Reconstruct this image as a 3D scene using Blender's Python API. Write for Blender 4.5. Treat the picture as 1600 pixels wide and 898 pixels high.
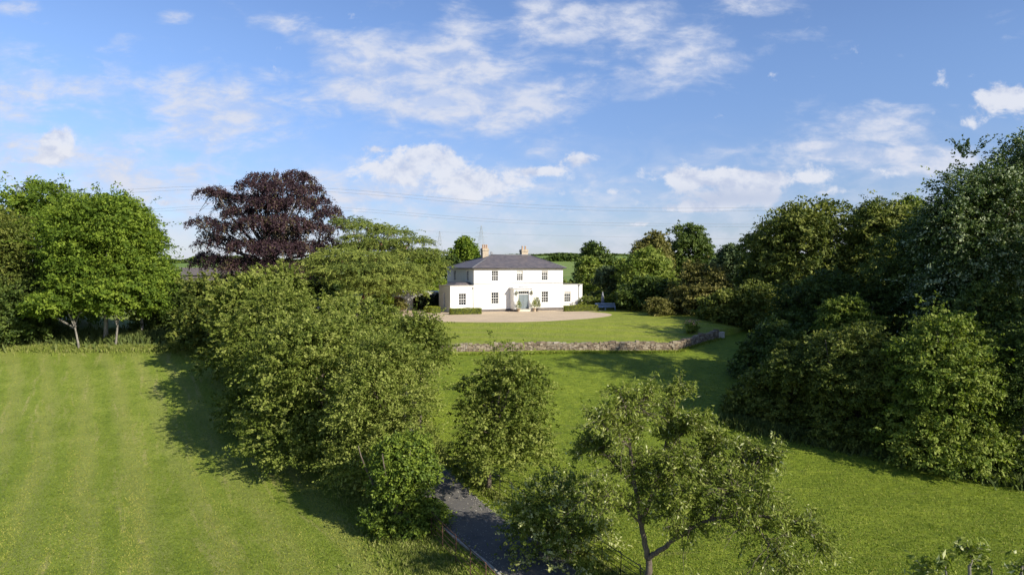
import bpy, bmesh, math, random
import numpy as np
from mathutils import Vector, Matrix
for o in list(bpy.data.objects): bpy.data.objects.remove(o)
S = bpy.context.scene
C = S.collection
R = math.radians
rng = np.random.default_rng(7)
random.seed(5)

# ------------------------------------------------------------------ camera
F = 1067.0                      # focal length in photo pixels (1600 wide)
CAMZ = 13.0
PITCH = math.atan(34.0 / F)
cd = bpy.data.cameras.new('camera'); cam = bpy.data.objects.new('camera', cd); C.objects.link(cam)
cam.location = (0, 0, CAMZ); cam.rotation_euler = (math.pi/2 - PITCH, 0, 0)
cd.sensor_width = 36; cd.lens = 36*F/1600; cd.clip_end = 6000; cd.clip_start = 0.2
S.camera = cam
# ------------------------------------------------------------------ light
SUN_EL, SUN_AZ = 29.0, 130.0     # azimuth clockwise from +Y
sd = Vector((math.sin(R(SUN_AZ))*math.cos(R(SUN_EL)), math.cos(R(SUN_AZ))*math.cos(R(SUN_EL)), math.sin(R(SUN_EL))))
sl = bpy.data.lights.new('sun', 'SUN'); sl.energy = 4.9; sl.angle = R(0.53); sl.color = (1.0, 0.93, 0.80)
so = bpy.data.objects.new('sun', sl); C.objects.link(so); so.rotation_euler = sd.to_track_quat('Z', 'Y').to_euler()
so.location = (60, -60, 80)
S.view_settings.view_transform = 'Standard'; S.view_settings.look = 'None'
S.view_settings.exposure = 0.68; S.view_settings.gamma = 1.0
SKY_STRENGTH = 0.095

# ------------------------------------------------------------------ node helpers
class NT:
    def __init__(s, tree): s.t = tree; s.n = tree.nodes; s.l = tree.links
    def node(s, typ, **kw):
        n = s.n.new(typ)
        for k, v in kw.items(): setattr(n, k, v)
        return n
    def link(s, a, b): s.l.new(a, b)
    def setin(s, sock, v):
        if hasattr(v, 'is_output') or isinstance(v, bpy.types.NodeSocket): s.l.new(v, sock)
        elif isinstance(v, (tuple, list)) and len(v) == 3 and sock.type == 'RGBA': sock.default_value = (*v, 1)
        else: sock.default_value = v
    def math(s, op, a, b=None, c=None, clamp=False):
        n = s.n.new('ShaderNodeMath'); n.operation = op; n.use_clamp = clamp
        s.setin(n.inputs[0], a)
        if b is not None: s.setin(n.inputs[1], b)
        if c is not None: s.setin(n.inputs[2], c)
        return n.outputs[0]
    def mix(s, f, a, b, blend='MIX'):
        n = s.n.new('ShaderNodeMix'); n.data_type = 'RGBA'; n.blend_type = blend
        s.setin(n.inputs[0], f); s.setin(n.inputs[6], a); s.setin(n.inputs[7], b)
        return n.outputs[2]
    def noise(s, vec, scale, detail=4, rough=.55, dist=0, dim='3D'):
        n = s.n.new('ShaderNodeTexNoise'); n.noise_dimensions = dim
        if vec is not None: s.l.new(vec, n.inputs['Vector'])
        n.inputs['Scale'].default_value = scale; n.inputs['Detail'].default_value = detail
        n.inputs['Roughness'].default_value = rough; n.inputs['Distortion'].default_value = dist
        return n.outputs[0]
    def smooth(s, v, a, b, lo=0., hi=1.):
        n = s.n.new('ShaderNodeMapRange'); n.interpolation_type = 'SMOOTHSTEP'
        s.setin(n.inputs[0], v); n.inputs[1].default_value = a; n.inputs[2].default_value = b
        n.inputs[3].default_value = lo; n.inputs[4].default_value = hi
        return n.outputs[0]
    def ramp(s, f, stops):
        n = s.n.new('ShaderNodeValToRGB'); s.l.new(f, n.inputs[0]); e = n.color_ramp.elements
        while len(e) > 1: e.remove(e[-1])
        e[0].position = stops[0][0]; e[0].color = (*stops[0][1], 1)
        for p, c in stops[1:]:
            x = e.new(p); x.color = (*c, 1)
        return n.outputs[0]
    def mapping(s, vec, scale=(1,1,1), rot=(0,0,0), loc=(0,0,0)):
        n = s.n.new('ShaderNodeMapping'); s.l.new(vec, n.inputs[0])
        n.inputs['Scale'].default_value = scale; n.inputs['Rotation'].default_value = rot; n.inputs['Location'].default_value = loc
        return n.outputs[0]
    def bump(s, h, strength=.5, dist=.05):
        n = s.n.new('ShaderNodeBump'); s.l.new(h, n.inputs['Height']); n.inputs['Strength'].default_value = strength
        n.inputs['Distance'].default_value = dist; return n.outputs[0]

def material(name):
    m = bpy.data.materials.new(name); m.use_nodes = True
    t = NT(m.node_tree); b = t.n['Principled BSDF']
    return m, t, b
def pos(t): return t.node('ShaderNodeNewGeometry').outputs['Position']
def ocoord(t): return t.node('ShaderNodeTexCoord').outputs['Object']

# ------------------------------------------------------------------ world: sky texture and clouds
w = bpy.data.worlds.new('World'); S.world = w; w.use_nodes = True
t = NT(w.node_tree); bg = t.n['Background']
sky = t.node('ShaderNodeTexSky'); sky.sky_type = 'NISHITA'; sky.sun_disc = False
sky.sun_elevation = R(SUN_EL); sky.sun_rotation = R(SUN_AZ); sky.altitude = 100; sky.air_density = 1.0; sky.dust_density = 0.4; sky.ozone_density = 2.2
tc = t.node('ShaderNodeTexCoord').outputs['Generated']
sx = t.node('ShaderNodeSeparateXYZ'); t.link(tc, sx.inputs[0])
X_, Y_, Z_ = sx.outputs
yy = t.math('MAXIMUM', t.math('ABSOLUTE', Y_), 0.05)
a_ = t.math('DIVIDE', X_, yy); e_ = t.math('DIVIDE', Z_, yy)
ae = t.node('ShaderNodeCombineXYZ'); t.link(a_, ae.inputs[0]); t.link(e_, ae.inputs[1]); ae = ae.outputs[0]
def blob(px, py, rx, ry, amp, acc):
    a0, e0 = (px-800)/F, (415-py)/F
    u = t.math('MULTIPLY', t.math('SUBTRACT', a_, a0), F/rx); v = t.math('MULTIPLY', t.math('SUBTRACT', e_, e0), F/ry)
    g = t.math('EXPONENT', t.math('MULTIPLY', t.math('ADD', t.math('MULTIPLY', u, u), t.math('MULTIPLY', v, v)), -1.0))
    return t.math('MULTIPLY_ADD', g, amp, acc) if acc is not None else t.math('MULTIPLY', g, amp)
# thin broken layer, seen in perspective
zz = t.math('ADD', t.math('MAXIMUM', Z_, 0.0), 0.10)
pl = t.node('ShaderNodeCombineXYZ'); t.link(t.math('DIVIDE', X_, zz), pl.inputs[0]); t.link(t.math('DIVIDE', Y_, zz), pl.inputs[1]); pl = pl.outputs[0]
nz = t.noise(t.mapping(pl, (1.0, 1.0, 1)), 2.1, 8, .62, .5)
nz2 = t.noise(t.mapping(ae, (1.0, 2.2, 1), rot=(0,0,R(-14))), 9.0, 8, .62, .6)
nz3 = t.noise(t.mapping(ae, (1, 2.4, 1), rot=(0,0,R(10))), 17.0, 7, .60, .35)
n1 = t.math('ADD', t.math('ADD', t.math('MULTIPLY', nz, .32), t.math('MULTIPLY', nz2, .36)), t.math('MULTIPLY', nz3, .32))
acc = None
for b in [(700,120,150,62,.34),(790,175,110,40,.26),(600,140,80,60,.2),(340,160,120,40,.3),(330,205,120,28,.18),(55,150,120,34,.27),(30,95,60,30,.1),(1060,90,110,48,.27),(960,35,90,26,.3),(850,30,60,40,.22),(1180,12,70,18,.25),
          (440,42,60,26,.22),(275,32,30,14,.22),(30,15,60,14,.2),(520,70,60,22,.17),(1360,190,90,28,.27),(1290,232,60,16,.2),(1400,250,140,28,.26),(1180,235,90,18,.12),
          (120,250,190,34,.24),(250,300,190,40,.18),(560,305,260,40,.18),(200,110,160,30,.08),(180,70,60,20,.1),(1000,150,50,16,.15),(980,300,260,40,.08),(0,215,70,34,.2),(720,40,40,50,.15),(1500,250,120,20,.14)]:
    acc = blob(*b, acc)
thin = t.smooth(t.math('ADD', n1, acc), .55, .80)
low = t.smooth(e_, .24, -.02)
thin = t.math('ADD', t.math('MULTIPLY', thin, .92), t.math('MULTIPLY', low, t.smooth(t.math('ADD', nz2, t.math('MULTIPLY', low, .12)), .36, .62, .10, .72)), clamp=True)
nz4 = t.noise(t.mapping(ae, (1, 1.9, 1), rot=(0,0,R(8))), 15.0, 7, .60, .25)
thin = t.math('MULTIPLY', thin, t.math('MULTIPLY', t.smooth(nz4, .36, .58, .50, 1.0), t.smooth(nz3, .34, .56, .60, 1.0)))
# small heaped clouds
nc = t.noise(t.mapping(ae, (1, 1.25, 1)), 19.0, 9, .64, .25)
acc = None
for b in [(615,268,54,28,.54),(665,238,42,16,.50),(760,288,95,26,.46),(720,300,60,14,.3),(700,262,70,24,.24),(842,268,32,9,.5),(914,250,32,13,.62),(1150,284,135,26,.56),(1085,276,50,15,.3),(1120,318,110,14,.36),(1210,276,60,12,.2),(1565,160,75,32,.62),(86,228,28,24,.62),(262,318,20,8,.5),(1080,326,40,7,.45),(590,232,24,8,.4),
          (1500,196,22,9,.3),(100,232,20,26,.3),(45,252,26,7,.4),(1000,350,30,6,.35),(930,300,60,6,.26),(1330,300,60,8,.3),(560,330,50,8,.28),(200,345,60,7,.26),(1230,330,40,7,.34),(870,330,40,6,.3),(30,285,60,9,.25),(1390,270,50,8,.26)]:
    acc = blob(*b, acc)
cumd = t.math('ADD', t.math('MULTIPLY', nc, 1.5), acc)
cum = t.smooth(cumd, .95, 1.24)
# white tops, greyer bases of the heaped clouds: sample lower density
nb = t.noise(t.mapping(ae, (1, 1.25, 1), loc=(0, -.022, 0)), 19.0, 9, .64, .25)
shade = t.smooth(t.math('SUBTRACT', nc, nb), -.20, .10)
e2 = t.smooth(t.noise(t.mapping(ae, (1, 3, 1)), 5.0, 3), .35, .65)
skyc = t.mix(1.0, sky.outputs[0], t.mix(t.smooth(e_, .02, .36), (.60,.64,.86), (.84,.90,1.10)), 'MULTIPLY')
thinc = t.mix(t.smooth(nz4, .35, .62), (3.9, 4.35, 5.5), (4.7, 4.95, 5.7))
cumc = t.mix(shade, (3.7, 4.1, 5.2), (5.3, 5.45, 5.95))
big = blob(1150, 310, 130, 16, 1.0, None)
cumc = t.mix(t.math('MULTIPLY', big, .75, clamp=True), cumc, (3.1, 3.6, 4.8))
col = t.mix(thin, skyc, thinc)
col = t.mix(t.math('MULTIPLY', cum, .9), col, cumc)
t.link(col, bg.inputs['Color']); bg.inputs['Strength'].default_value = SKY_STRENGTH

# ------------------------------------------------------------------ object helpers
def tag(o, label=None, cat=None, group=None, kind=None):
    if label: o['label'] = label
    if cat: o['category'] = cat
    if group: o['group'] = group
    if kind: o['kind'] = kind
    return o
def empty(name, loc, rz=0):
    o = bpy.data.objects.new(name, None); C.objects.link(o); o.location = loc; o.rotation_euler = (0,0,rz); o.empty_display_size = .3
    return o
def link_mesh(name, me, mat, parent=None):
    o = bpy.data.objects.new(name, me); C.objects.link(o)
    if mat: me.materials.append(mat)
    if parent: o.parent = parent
    return o
def np_mesh(name, co, faces, k, attr=None, smooth=False):
    """co (N,3), faces (M,k)"""
    me = bpy.data.meshes.new(name); co = np.ascontiguousarray(co, dtype=np.float32); faces = np.ascontiguousarray(faces, dtype=np.int32)
    me.vertices.add(len(co)); me.vertices.foreach_set('co', co.ravel())
    m = len(faces); me.loops.add(m*k); me.loops.foreach_set('vertex_index', faces.ravel())
    me.polygons.add(m); me.polygons.foreach_set('loop_start', np.arange(0, m*k, k, dtype=np.int32))
    me.polygons.foreach_set('use_smooth', np.full(m, smooth))
    me.update(calc_edges=True)
    if attr is not None:
        a = me.attributes.new('tone', 'FLOAT', 'POINT'); a.data.foreach_set('value', np.ascontiguousarray(attr, dtype=np.float32))
    return me
class MB:
    """collects boxes, tubes, lathes and polygons, then links them as one mesh object"""
    def __init__(s): s.v = []; s.f = []; s.sm = []
    def add(s, vs, fs, sm=False):
        n = len(s.v); s.v += [tuple(v) for v in vs]; s.f += [tuple(i+n for i in f) for f in fs]; s.sm += [sm]*len(fs)
    def box(s, x0, x1, y0, y1, z0, z1):
        s.add([(x0,y0,z0),(x1,y0,z0),(x1,y1,z0),(x0,y1,z0),(x0,y0,z1),(x1,y0,z1),(x1,y1,z1),(x0,y1,z1)],
              [(0,3,2,1),(4,5,6,7),(0,1,5,4),(1,2,6,5),(2,3,7,6),(3,0,4,7)])
    def tube(s, pts, rad, n=8, cap=True):
        pts = [Vector(p) for p in pts]; rad = rad if hasattr(rad, '__len__') else [rad]*len(pts)
        rings = []; up = None
        for i, p in enumerate(pts):
            d = (pts[min(i+1, len(pts)-1)] - pts[max(i-1, 0)]).normalized()
            if up is None: up = Vector((1,0,0)) if abs(d.x) < .9 else Vector((0,1,0))
            a = (up - d*up.dot(d)).normalized(); up = a; b = d.cross(a)
            rings.append([p + (a*math.cos(2*math.pi*k/n) + b*math.sin(2*math.pi*k/n))*rad[i] for k in range(n)])
        vs = [v for r in rings for v in r]; fs = []
        for i in range(len(rings)-1):
            for k in range(n): fs.append((i*n+k, i*n+(k+1)%n, (i+1)*n+(k+1)%n, (i+1)*n+k))
        if cap: fs += [tuple(reversed(range(n))), tuple(range((len(rings)-1)*n, len(rings)*n))]
        s.add(vs, fs, True)
    def lathe(s, prof, c=(0,0,0), n=16):
        vs = [(c[0]+r*math.cos(2*math.pi*k/n), c[1]+r*math.sin(2*math.pi*k/n), c[2]+z) for r, z in prof for k in range(n)]
        fs = [(i*n+k, i*n+(k+1)%n, (i+1)*n+(k+1)%n, (i+1)*n+k) for i in range(len(prof)-1) for k in range(n)]
        fs += [tuple(reversed(range(n))), tuple(range((len(prof)-1)*n, len(prof)*n))]
        s.add(vs, fs, True)
    def build(s, name, mat, parent=None, bevel=0):
        me = bpy.data.meshes.new(name); me.from_pydata(s.v, [], s.f); me.update()
        me.polygons.foreach_set('use_smooth', s.sm)
        o = link_mesh(name, me, mat, parent)
        if bevel:
            b = o.modifiers.new('bevel', 'BEVEL'); b.width = bevel; b.segments = 2; b.limit_method = 'ANGLE'
        return o

def place(px, py, Y):
    """metres from a bearing and elevation measured in the photo, at distance Y"""
    u, v = (px-800)/F, -(py-449)/F
    cy, sy = math.cos(PITCH), math.sin(PITCH)
    d = Vector((u, cy + v*sy, -sy + v*cy)); k = Y/d.y
    return Vector((d.x*k, Y, CAMZ + d.z*k))

# ------------------------------------------------------------------ terrain heights
MK = np.array([(-120,-3),(0,-1.0),(30,-.25),(42,.0),(50,.85),(58,2.35),(66,3.85),(70,4.42),(80,5.55),(95,6.35),(112,7.0),(125,7.6),(150,8.6),(250,11),(400,14.5),(650,19.5),(900,22.5),(1200,24),(1700,22),(3000,5)])
UK = np.array([(60,4.5),(68,4.80),(74,5.55),(80,6.45),(88,6.58),(94,6.58),(99,6.45),(104,6.40),(112,6.6),(125,7.66)])
def interp_s(K, y):
    # gently smoothed piecewise profile
    return (np.interp(y-1.5, K[:,0], K[:,1]) + np.interp(y, K[:,0], K[:,1]) + np.interp(y+1.5, K[:,0], K[:,1]))/3
def sstep(a, b, x):
    q = np.clip((x-a)/(b-a), 0, 1); return q*q*(3-2*q)
def ywall(x): return np.interp(x, [-60, 17.2, 23.6, 45], [68.2, 70.2, 76.4, 96])
def upper(x, y):
    m = meadow(x, y); u = interp_s(UK, y)
    wgt = 1 - sstep(22.5, 30, x)*(1 - sstep(2, 14, y-ywall(x)))
    wgt = wgt*(1 - sstep(34, 44, x))*sstep(-33, -27, x)
    return m*(1-wgt) + u*wgt
def meadow(x, y):
    x = np.asarray(x, float); y = np.asarray(y, float)
    z = interp_s(MK, y)
    z = z + .10*np.sin(x*.11+1.3)*np.sin(y*.09) + .05*np.sin(x*.31)*np.sin(y*.27+2)
    far = sstep(300, 700, y)
    z = z + far*(2.6*np.sin(x*.0041+.6) + 1.4*np.sin(x*.0093+2.0) + .0035*x)
    return z
def under(x, y):   # ground sheet: dips below the lawn terrace
    m = meadow(x, y); u = upper(x, y); d = y - ywall(x)
    inside = (sstep(.15, .5, d))*(1-sstep(106, 111, y))*(sstep(-44, -40, x))*(1-sstep(36, 42, x))
    return m*(1-inside) + np.minimum(m, u-.25)*inside
def gz(x, y):
    x = np.asarray(x, float); y = np.asarray(y, float)
    ins = (y > ywall(x)) & (y < 111) & (x > -42) & (x < 40)
    return np.where(ins, upper(x, y), meadow(x, y))
def G(x, y): return float(gz(x, y))

# ------------------------------------------------------------------ surface materials
def grass_mat(name, dark, mid, light, straw, stripe=None, curve=0, fine=5.5, stripe_amt=.5, strawamt=.5):
    m, t, b = material(name); p = pos(t)
    big = t.noise(p, .055, 5, .6, .4); md = t.noise(p, .6, 5, .6); fn = t.noise(t.mapping(p, (1, .8, 1), rot=(0,0,R(30))), fine, 7, .8)
    c = t.ramp(t.math('ADD', t.math('MULTIPLY', big, .45), t.math('MULTIPLY', md, .55)), [(.34, dark), (.5, mid), (.66, light)])
    f2 = t.smooth(fn, .38, .66)
    c = t.mix(t.math('MULTIPLY', f2, .7), c, t.mix(1.0, c, (1.65, 1.55, 1.5), 'MULTIPLY'))
    c = t.mix(t.math('MULTIPLY', t.smooth(fn, .49, .36), .75), c, t.mix(1.0, c, (.42, .5, .42), 'MULTIPLY'))
    s0 = t.node('ShaderNodeSeparateXYZ'); t.link(p, s0.inputs[0]); A = stripe[0]
    warp = t.math('MULTIPLY', t.noise(p, .07, 2), 4.0)
    q0 = t.math('ADD', t.math('ADD', t.math('MULTIPLY', s0.outputs[0], math.cos(A)), t.math('MULTIPLY', s0.outputs[1], math.sin(A))), warp)
    r0 = t.math('ADD', t.math('MULTIPLY', s0.outputs[0], -math.sin(A)), t.math('MULTIPLY', s0.outputs[1], math.cos(A)))
    cq = t.node('ShaderNodeCombineXYZ'); t.link(t.math('MULTIPLY', q0, 1.5), cq.inputs[0]); t.link(t.math('MULTIPLY', r0, .10), cq.inputs[1])
    sn = t.noise(cq.outputs[0], 1.0, 6, .68, .15)
    st = t.math('MULTIPLY', t.smooth(sn, .52, .68), t.smooth(t.noise(p, 2.4, 6, .75), .36, .60))
    c = t.mix(t.math('MULTIPLY', st, strawamt), c, straw)
    c = t.mix(t.math('MULTIPLY', t.smooth(sn, .50, .36), .35), c, t.mix(1.0, c, (.72, .84, .7), 'MULTIPLY'))
    if stripe:
        ang, wid = stripe
        s_ = t.node('ShaderNodeSeparateXYZ'); t.link(p, s_.inputs[0])
        q = t.math('ADD', t.math('MULTIPLY', s_.outputs[0], math.cos(ang)), t.math('MULTIPLY', s_.outputs[1], math.sin(ang)))
        wob = t.math('MULTIPLY', t.noise(p, .05, 2), 5.0)
        if curve: wob = t.math('ADD', wob, t.math('MULTIPLY', t.math('POWER', t.math('MAXIMUM', t.math('SUBTRACT', s_.outputs[1], 44.), 0), 2.0), curve))
        sw = t.math('SINE', t.math('MULTIPLY', t.math('ADD', q, wob), 2*math.pi/wid))
        sw = t.math('ADD', sw, t.math('MULTIPLY', t.noise(p, 1.1, 4), 1.4))
        k = t.smooth(sw, .1, 1.6)
        c = t.mix(t.math('MULTIPLY', k, stripe_amt), c, t.mix(.55, light, straw))
    t.link(c, b.inputs['Base Color']); b.inputs['Roughness'].default_value = .75; b.inputs['Specular IOR Level'].default_value = .25
    h = t.math('ADD', fn, t.math('MULTIPLY', md, 1.2))
    t.link(t.bump(h, .9, .16), b.inputs['Normal'])
    return m, t, b, c
M = {}
M['field'], ft, fb, fc = grass_mat('field_grass', (.110,.155,.015), (.152,.203,.024), (.205,.248,.042), (.36,.32,.13), stripe=(R(30), 2.7), curve=.004, stripe_amt=.30, strawamt=.8)
# far fields take over beyond the garden
p = pos(ft); sp = ft.node('ShaderNodeSeparateXYZ'); ft.link(p, sp.inputs[0])
vor = ft.node('ShaderNodeTexVoronoi'); ft.link(ft.mapping(p, (1, .6, 0)), vor.inputs['Vector']); vor.inputs['Scale'].default_value = .006
farc = ft.ramp(vor.outputs['Color'], [(.0,(.12,.18,.03)),(.35,(.14,.21,.035)),(.6,(.21,.24,.06)),(.85,(.13,.18,.03)),(1,(.27,.26,.10))])
c2 = ft.mix(ft.smooth(sp.outputs[1], 125, 170), fc, farc)
# brighter pasture on the right of the drive
side = ft.smooth(ft.math('ADD', sp.outputs[0], ft.math('MULTIPLY', sp.outputs[1], .18)), -2.0, 4.0)
pas = ft.mix(ft.smooth(ft.noise(p, .35, 5, .65), .3, .7), (.138,.190,.010), (.212,.265,.020))
fnn = ft.noise(ft.mapping(p, (.6, 1.7, 1), rot=(0,0,R(-20))), 3.0, 8, .8)
pas = ft.mix(ft.smooth(fnn, .38, .66), ft.mix(1.0, pas, (.55,.62,.6), 'MULTIPLY'), ft.mix(1.0, pas, (1.3,1.25,1.3), 'MULTIPLY'))
pas = ft.mix(ft.math('MULTIPLY', ft.smooth(ft.noise(ft.mapping(p, (.4, 1.8, 1)), .5, 5, .75, .5), .58, .74), .45), pas, (.22,.17,.085))
sidem = ft.math('MULTIPLY', side, ft.smooth(sp.outputs[1], 125, 105))
c2 = ft.mix(sidem, c2, pas)
ft.link(c2, fb.inputs['Base Color'])
M['lawn'], _, _, _ = grass_mat('lawn_grass', (.130,.176,.012), (.178,.218,.018), (.230,.262,.028), (.23,.22,.07), stripe=(R(84), 2.3), stripe_amt=.5, strawamt=.38)

m, t, b = material('gravel'); p = pos(t)
n1 = t.noise(p, 22, 4, .8); n2 = t.noise(p, .5, 4, .6)
c = t.ramp(n1, [(.3,(.32,.235,.145)),(.5,(.50,.385,.25)),(.7,(.66,.53,.37))]); c = t.mix(t.math('MULTIPLY', t.smooth(n2, .35, .65), .35), c, (.34,.27,.19))
c = t.mix(t.math('MULTIPLY', t.smooth(t.noise(t.mapping(p, (.35, 1.6, 1), rot=(0,0,0)), 1.0, 4, .6, .8), .52, .62), .35), c, (.36,.28,.18))
t.link(c, b.inputs['Base Color']); b.inputs['Roughness'].default_value = .9; t.link(t.bump(n1, .7, .02), b.inputs['Normal']); M['gravel'] = m
m, t, b = material('asphalt'); p = pos(t)
n1 = t.noise(p, 45, 3, .8); n2 = t.noise(p, .9, 5, .65, .4)
c = t.ramp(n1, [(.3,(.055,.053,.052)),(.5,(.095,.090,.087)),(.72,(.17,.16,.15))]); c = t.mix(t.math('MULTIPLY', t.smooth(n2, .45, .7), .5), c, (.16,.14,.11))
c = t.mix(t.math('MULTIPLY', t.smooth(n2, .42, .28), .5), c, (.045,.043,.042))
c = t.mix(t.math('MULTIPLY', t.smooth(t.noise(p, 3.2, 6, .8), .54, .68), .45), c, (.20,.18,.14))
t.link(c, b.inputs['Base Color']); b.inputs['Roughness'].default_value = .85; t.link(t.bump(n1, .5, .01), b.inputs['Normal']); M['asphalt'] = m

def plain(name, col, rough=.6, var=.12, scale=3., bump=0, metal=0, spec=.5, dirt=None):
    m, t, b = material(name); p = ocoord(t)
    n = t.noise(p, scale, 5, .65)
    c = t.mix(t.smooth(n, .3, .7), tuple(x*(1-var) for x in col), tuple(min(1, x*(1+var)) for x in col))
    if dirt: c = t.mix(t.math('MULTIPLY', t.smooth(t.noise(t.mapping(p, (1.2,1.2,.35)), .9, 6, .7, .5), .52, .78), dirt[3]), c, dirt[:3])
    t.link(c, b.inputs['Base Color']); b.inputs['Roughness'].default_value = rough; b.inputs['Metallic'].default_value = metal; b.inputs['Specular IOR Level'].default_value = spec
    if bump: t.link(t.bump(t.noise(p, 40, 4, .7), bump, .01), b.inputs['Normal'])
    return m
M['render'] = plain('white_render', (.74,.72,.665), .8, .04, 1.5, .25, dirt=(.56,.53,.46,.5))
M['paint'] = plain('white_paint', (.74,.73,.70), .45, .03)
M['coping'] = plain('stone_coping', (.42,.39,.34), .8, .15, 4, .4)
M['plinth'] = plain('dark_plinth', (.11,.095,.085), .8, .2, 4, .3)
M['lead'] = plain('lead', (.13,.135,.15), .55, .15, 3)
M['black'] = plain('black_iron', (.018,.018,.018), .5, .2)
M['rust'] = plain('rusty_iron', (.10,.05,.03), .85, .35, 14, .4)
M['door'] = plain('blue_grey_paint', (.155,.185,.195), .4, .06)
M['pot'] = plain('pale_clay', (.52,.42,.31), .85, .15, 9, .4)
M['chimpot'] = plain('buff_clay_pot', (.38,.24,.14), .85, .2, 9, .3)
M['timber'] = plain('timber_edging', (.36,.34,.29), .85, .2, 5, .4)
M['benchblue'] = plain('pale_blue_paint', (.40,.50,.66), .5, .08)
M['parasol'] = plain('grey_canvas', (.20,.21,.24), .9, .1, 6, .3)
M['pale_stone'] = plain('pale_stone', (.50,.45,.36), .85, .2, 5, .4)
M['browndoor'] = plain('brown_wood', (.19,.095,.05), .6, .25, 6, .3)
M['steel'] = plain('galvanised_steel', (.32,.34,.37), .5, .1, 3)
M['wire'] = plain('aluminium_wire', (.22,.23,.26), .5, .1, 3)
M['roofsheet'] = plain('dark_roof_sheet', (.10,.085,.08), .8, .2, 2)
M['redbrick'] = plain('red_brick_wall', (.27,.13,.085), .85, .25, 9, .4)
M['blind'] = plain('linen_blind', (.45,.43,.39), .9, .1)
M['dark'] = plain('interior_shade', (.02,.018,.016), .9, .2)  # near-black colour standing in for shade inside the open arch
M['terracotta'] = plain('terracotta', (.36,.15,.08), .85, .2, 9, .4)
M['petal'] = plain('pink_petals', (.55,.25,.28), .7, .3, 20)

m, t, b = material('window_glass'); p = ocoord(t)
c = t.mix(t.smooth(t.noise(p, .8, 3), .4, .7), (.012,.015,.018), (.07,.065,.06))
t.link(c, b.inputs['Base Color']); b.inputs['Roughness'].default_value = .06; b.inputs['Specular IOR Level'].default_value = .6
t.link(t.bump(t.noise(p, 2.2, 2), .12, .02), b.inputs['Normal']); M['glass'] = m

m, t, b = material('roof_slate'); p = ocoord(t)
sp = t.node('ShaderNodeSeparateXYZ'); t.link(p, sp.inputs[0])
cb = t.node('ShaderNodeCombineXYZ'); t.link(t.math('ADD', sp.outputs[0], t.math('MULTIPLY', sp.outputs[1], .37)), cb.inputs[0]); t.link(t.math('MULTIPLY', sp.outputs[2], 2.4), cb.inputs[1])
br = t.node('ShaderNodeTexBrick'); t.link(cb.outputs[0], br.inputs['Vector']); br.offset = .5
br.inputs['Scale'].default_value = 1; br.inputs['Brick Width'].default_value = .32; br.inputs['Row Height'].default_value = .24; br.inputs['Mortar Size'].default_value = .012; br.inputs['Bias'].default_value = 0
br.inputs['Color1'].default_value = (.070,.063,.066,1); br.inputs['Color2'].default_value = (.125,.110,.112,1); br.inputs['Mortar'].default_value = (.045,.04,.05,1)
n = t.noise(p, 1.4, 6, .7); c = t.mix(t.math('MULTIPLY', t.smooth(n, .4, .7), .55), br.outputs[0], (.19,.155,.14))
c = t.mix(t.math('MULTIPLY', t.smooth(t.noise(p, 7, 4, .7), .55, .75), .45), c, (.055,.052,.060))
t.link(c, b.inputs['Base Color']); b.inputs['Roughness'].default_value = .55; t.link(t.bump(br.outputs[1], -.4, .02), b.inputs['Normal']); M['slate'] = m

def brickmat(name, c1, c2, mortar, w_=.22, h_=.075):
    m, t, b = material(name); p = ocoord(t); sp = t.node('ShaderNodeSeparateXYZ'); t.link(p, sp.inputs[0])
    cb = t.node('ShaderNodeCombineXYZ'); t.link(t.math('ADD', sp.outputs[0], sp.outputs[1]), cb.inputs[0]); t.link(sp.outputs[2], cb.inputs[1])
    br = t.node('ShaderNodeTexBrick'); t.link(cb.outputs[0], br.inputs['Vector']); br.inputs['Scale'].default_value = 1; br.inputs['Brick Width'].default_value = w_; br.inputs['Row Height'].default_value = h_; br.inputs['Mortar Size'].default_value = .008
    br.inputs['Color1'].default_value = (*c1,1); br.inputs['Color2'].default_value = (*c2,1); br.inputs['Mortar'].default_value = (*mortar,1)
    c = t.mix(t.math('MULTIPLY', t.smooth(t.noise(p, 3, 5, .7), .45, .7), .5), br.outputs[0], tuple(x*.5 for x in c1))
    t.link(c, b.inputs['Base Color']); b.inputs['Roughness'].default_value = .85; return m
M['brick'] = brickmat('chimney_brick', (.32,.245,.165), (.42,.34,.24), (.45,.40,.32))

m, t, b = material('field_stone'); p = ocoord(t)
vo = t.node('ShaderNodeTexVoronoi'); t.link(p, vo.inputs['Vector']); vo.inputs['Scale'].default_value = 2.6
at = t.node('ShaderNodeAttribute'); at.attribute_name = 'tone'
c = t.ramp(at.outputs['Fac'], [(0,(.12,.085,.055)),(.3,(.20,.15,.098)),(.6,(.28,.22,.15)),(.88,(.40,.34,.25)),(1,(.17,.14,.095))])
c = t.mix(t.math('MULTIPLY', t.smooth(t.noise(p, 5, 6, .75), .4, .7), .55), c, (.17,.14,.105))
c = t.mix(t.math('MULTIPLY', t.smooth(t.noise(p, .5, 6, .75, .6), .57, .72), .7), c, (.52,.47,.42))
c = t.mix(t.math('MULTIPLY', t.smooth(t.noise(p, 1.3, 5, .7, .6, ), .62, .75), .6), c, (.07,.085,.03))
t.link(c, b.inputs['Base Color']); b.inputs['Roughness'].default_value = .9; t.link(t.bump(t.noise(p, 12, 5, .7), .7, .03), b.inputs['Normal']); M['stone'] = m

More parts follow.
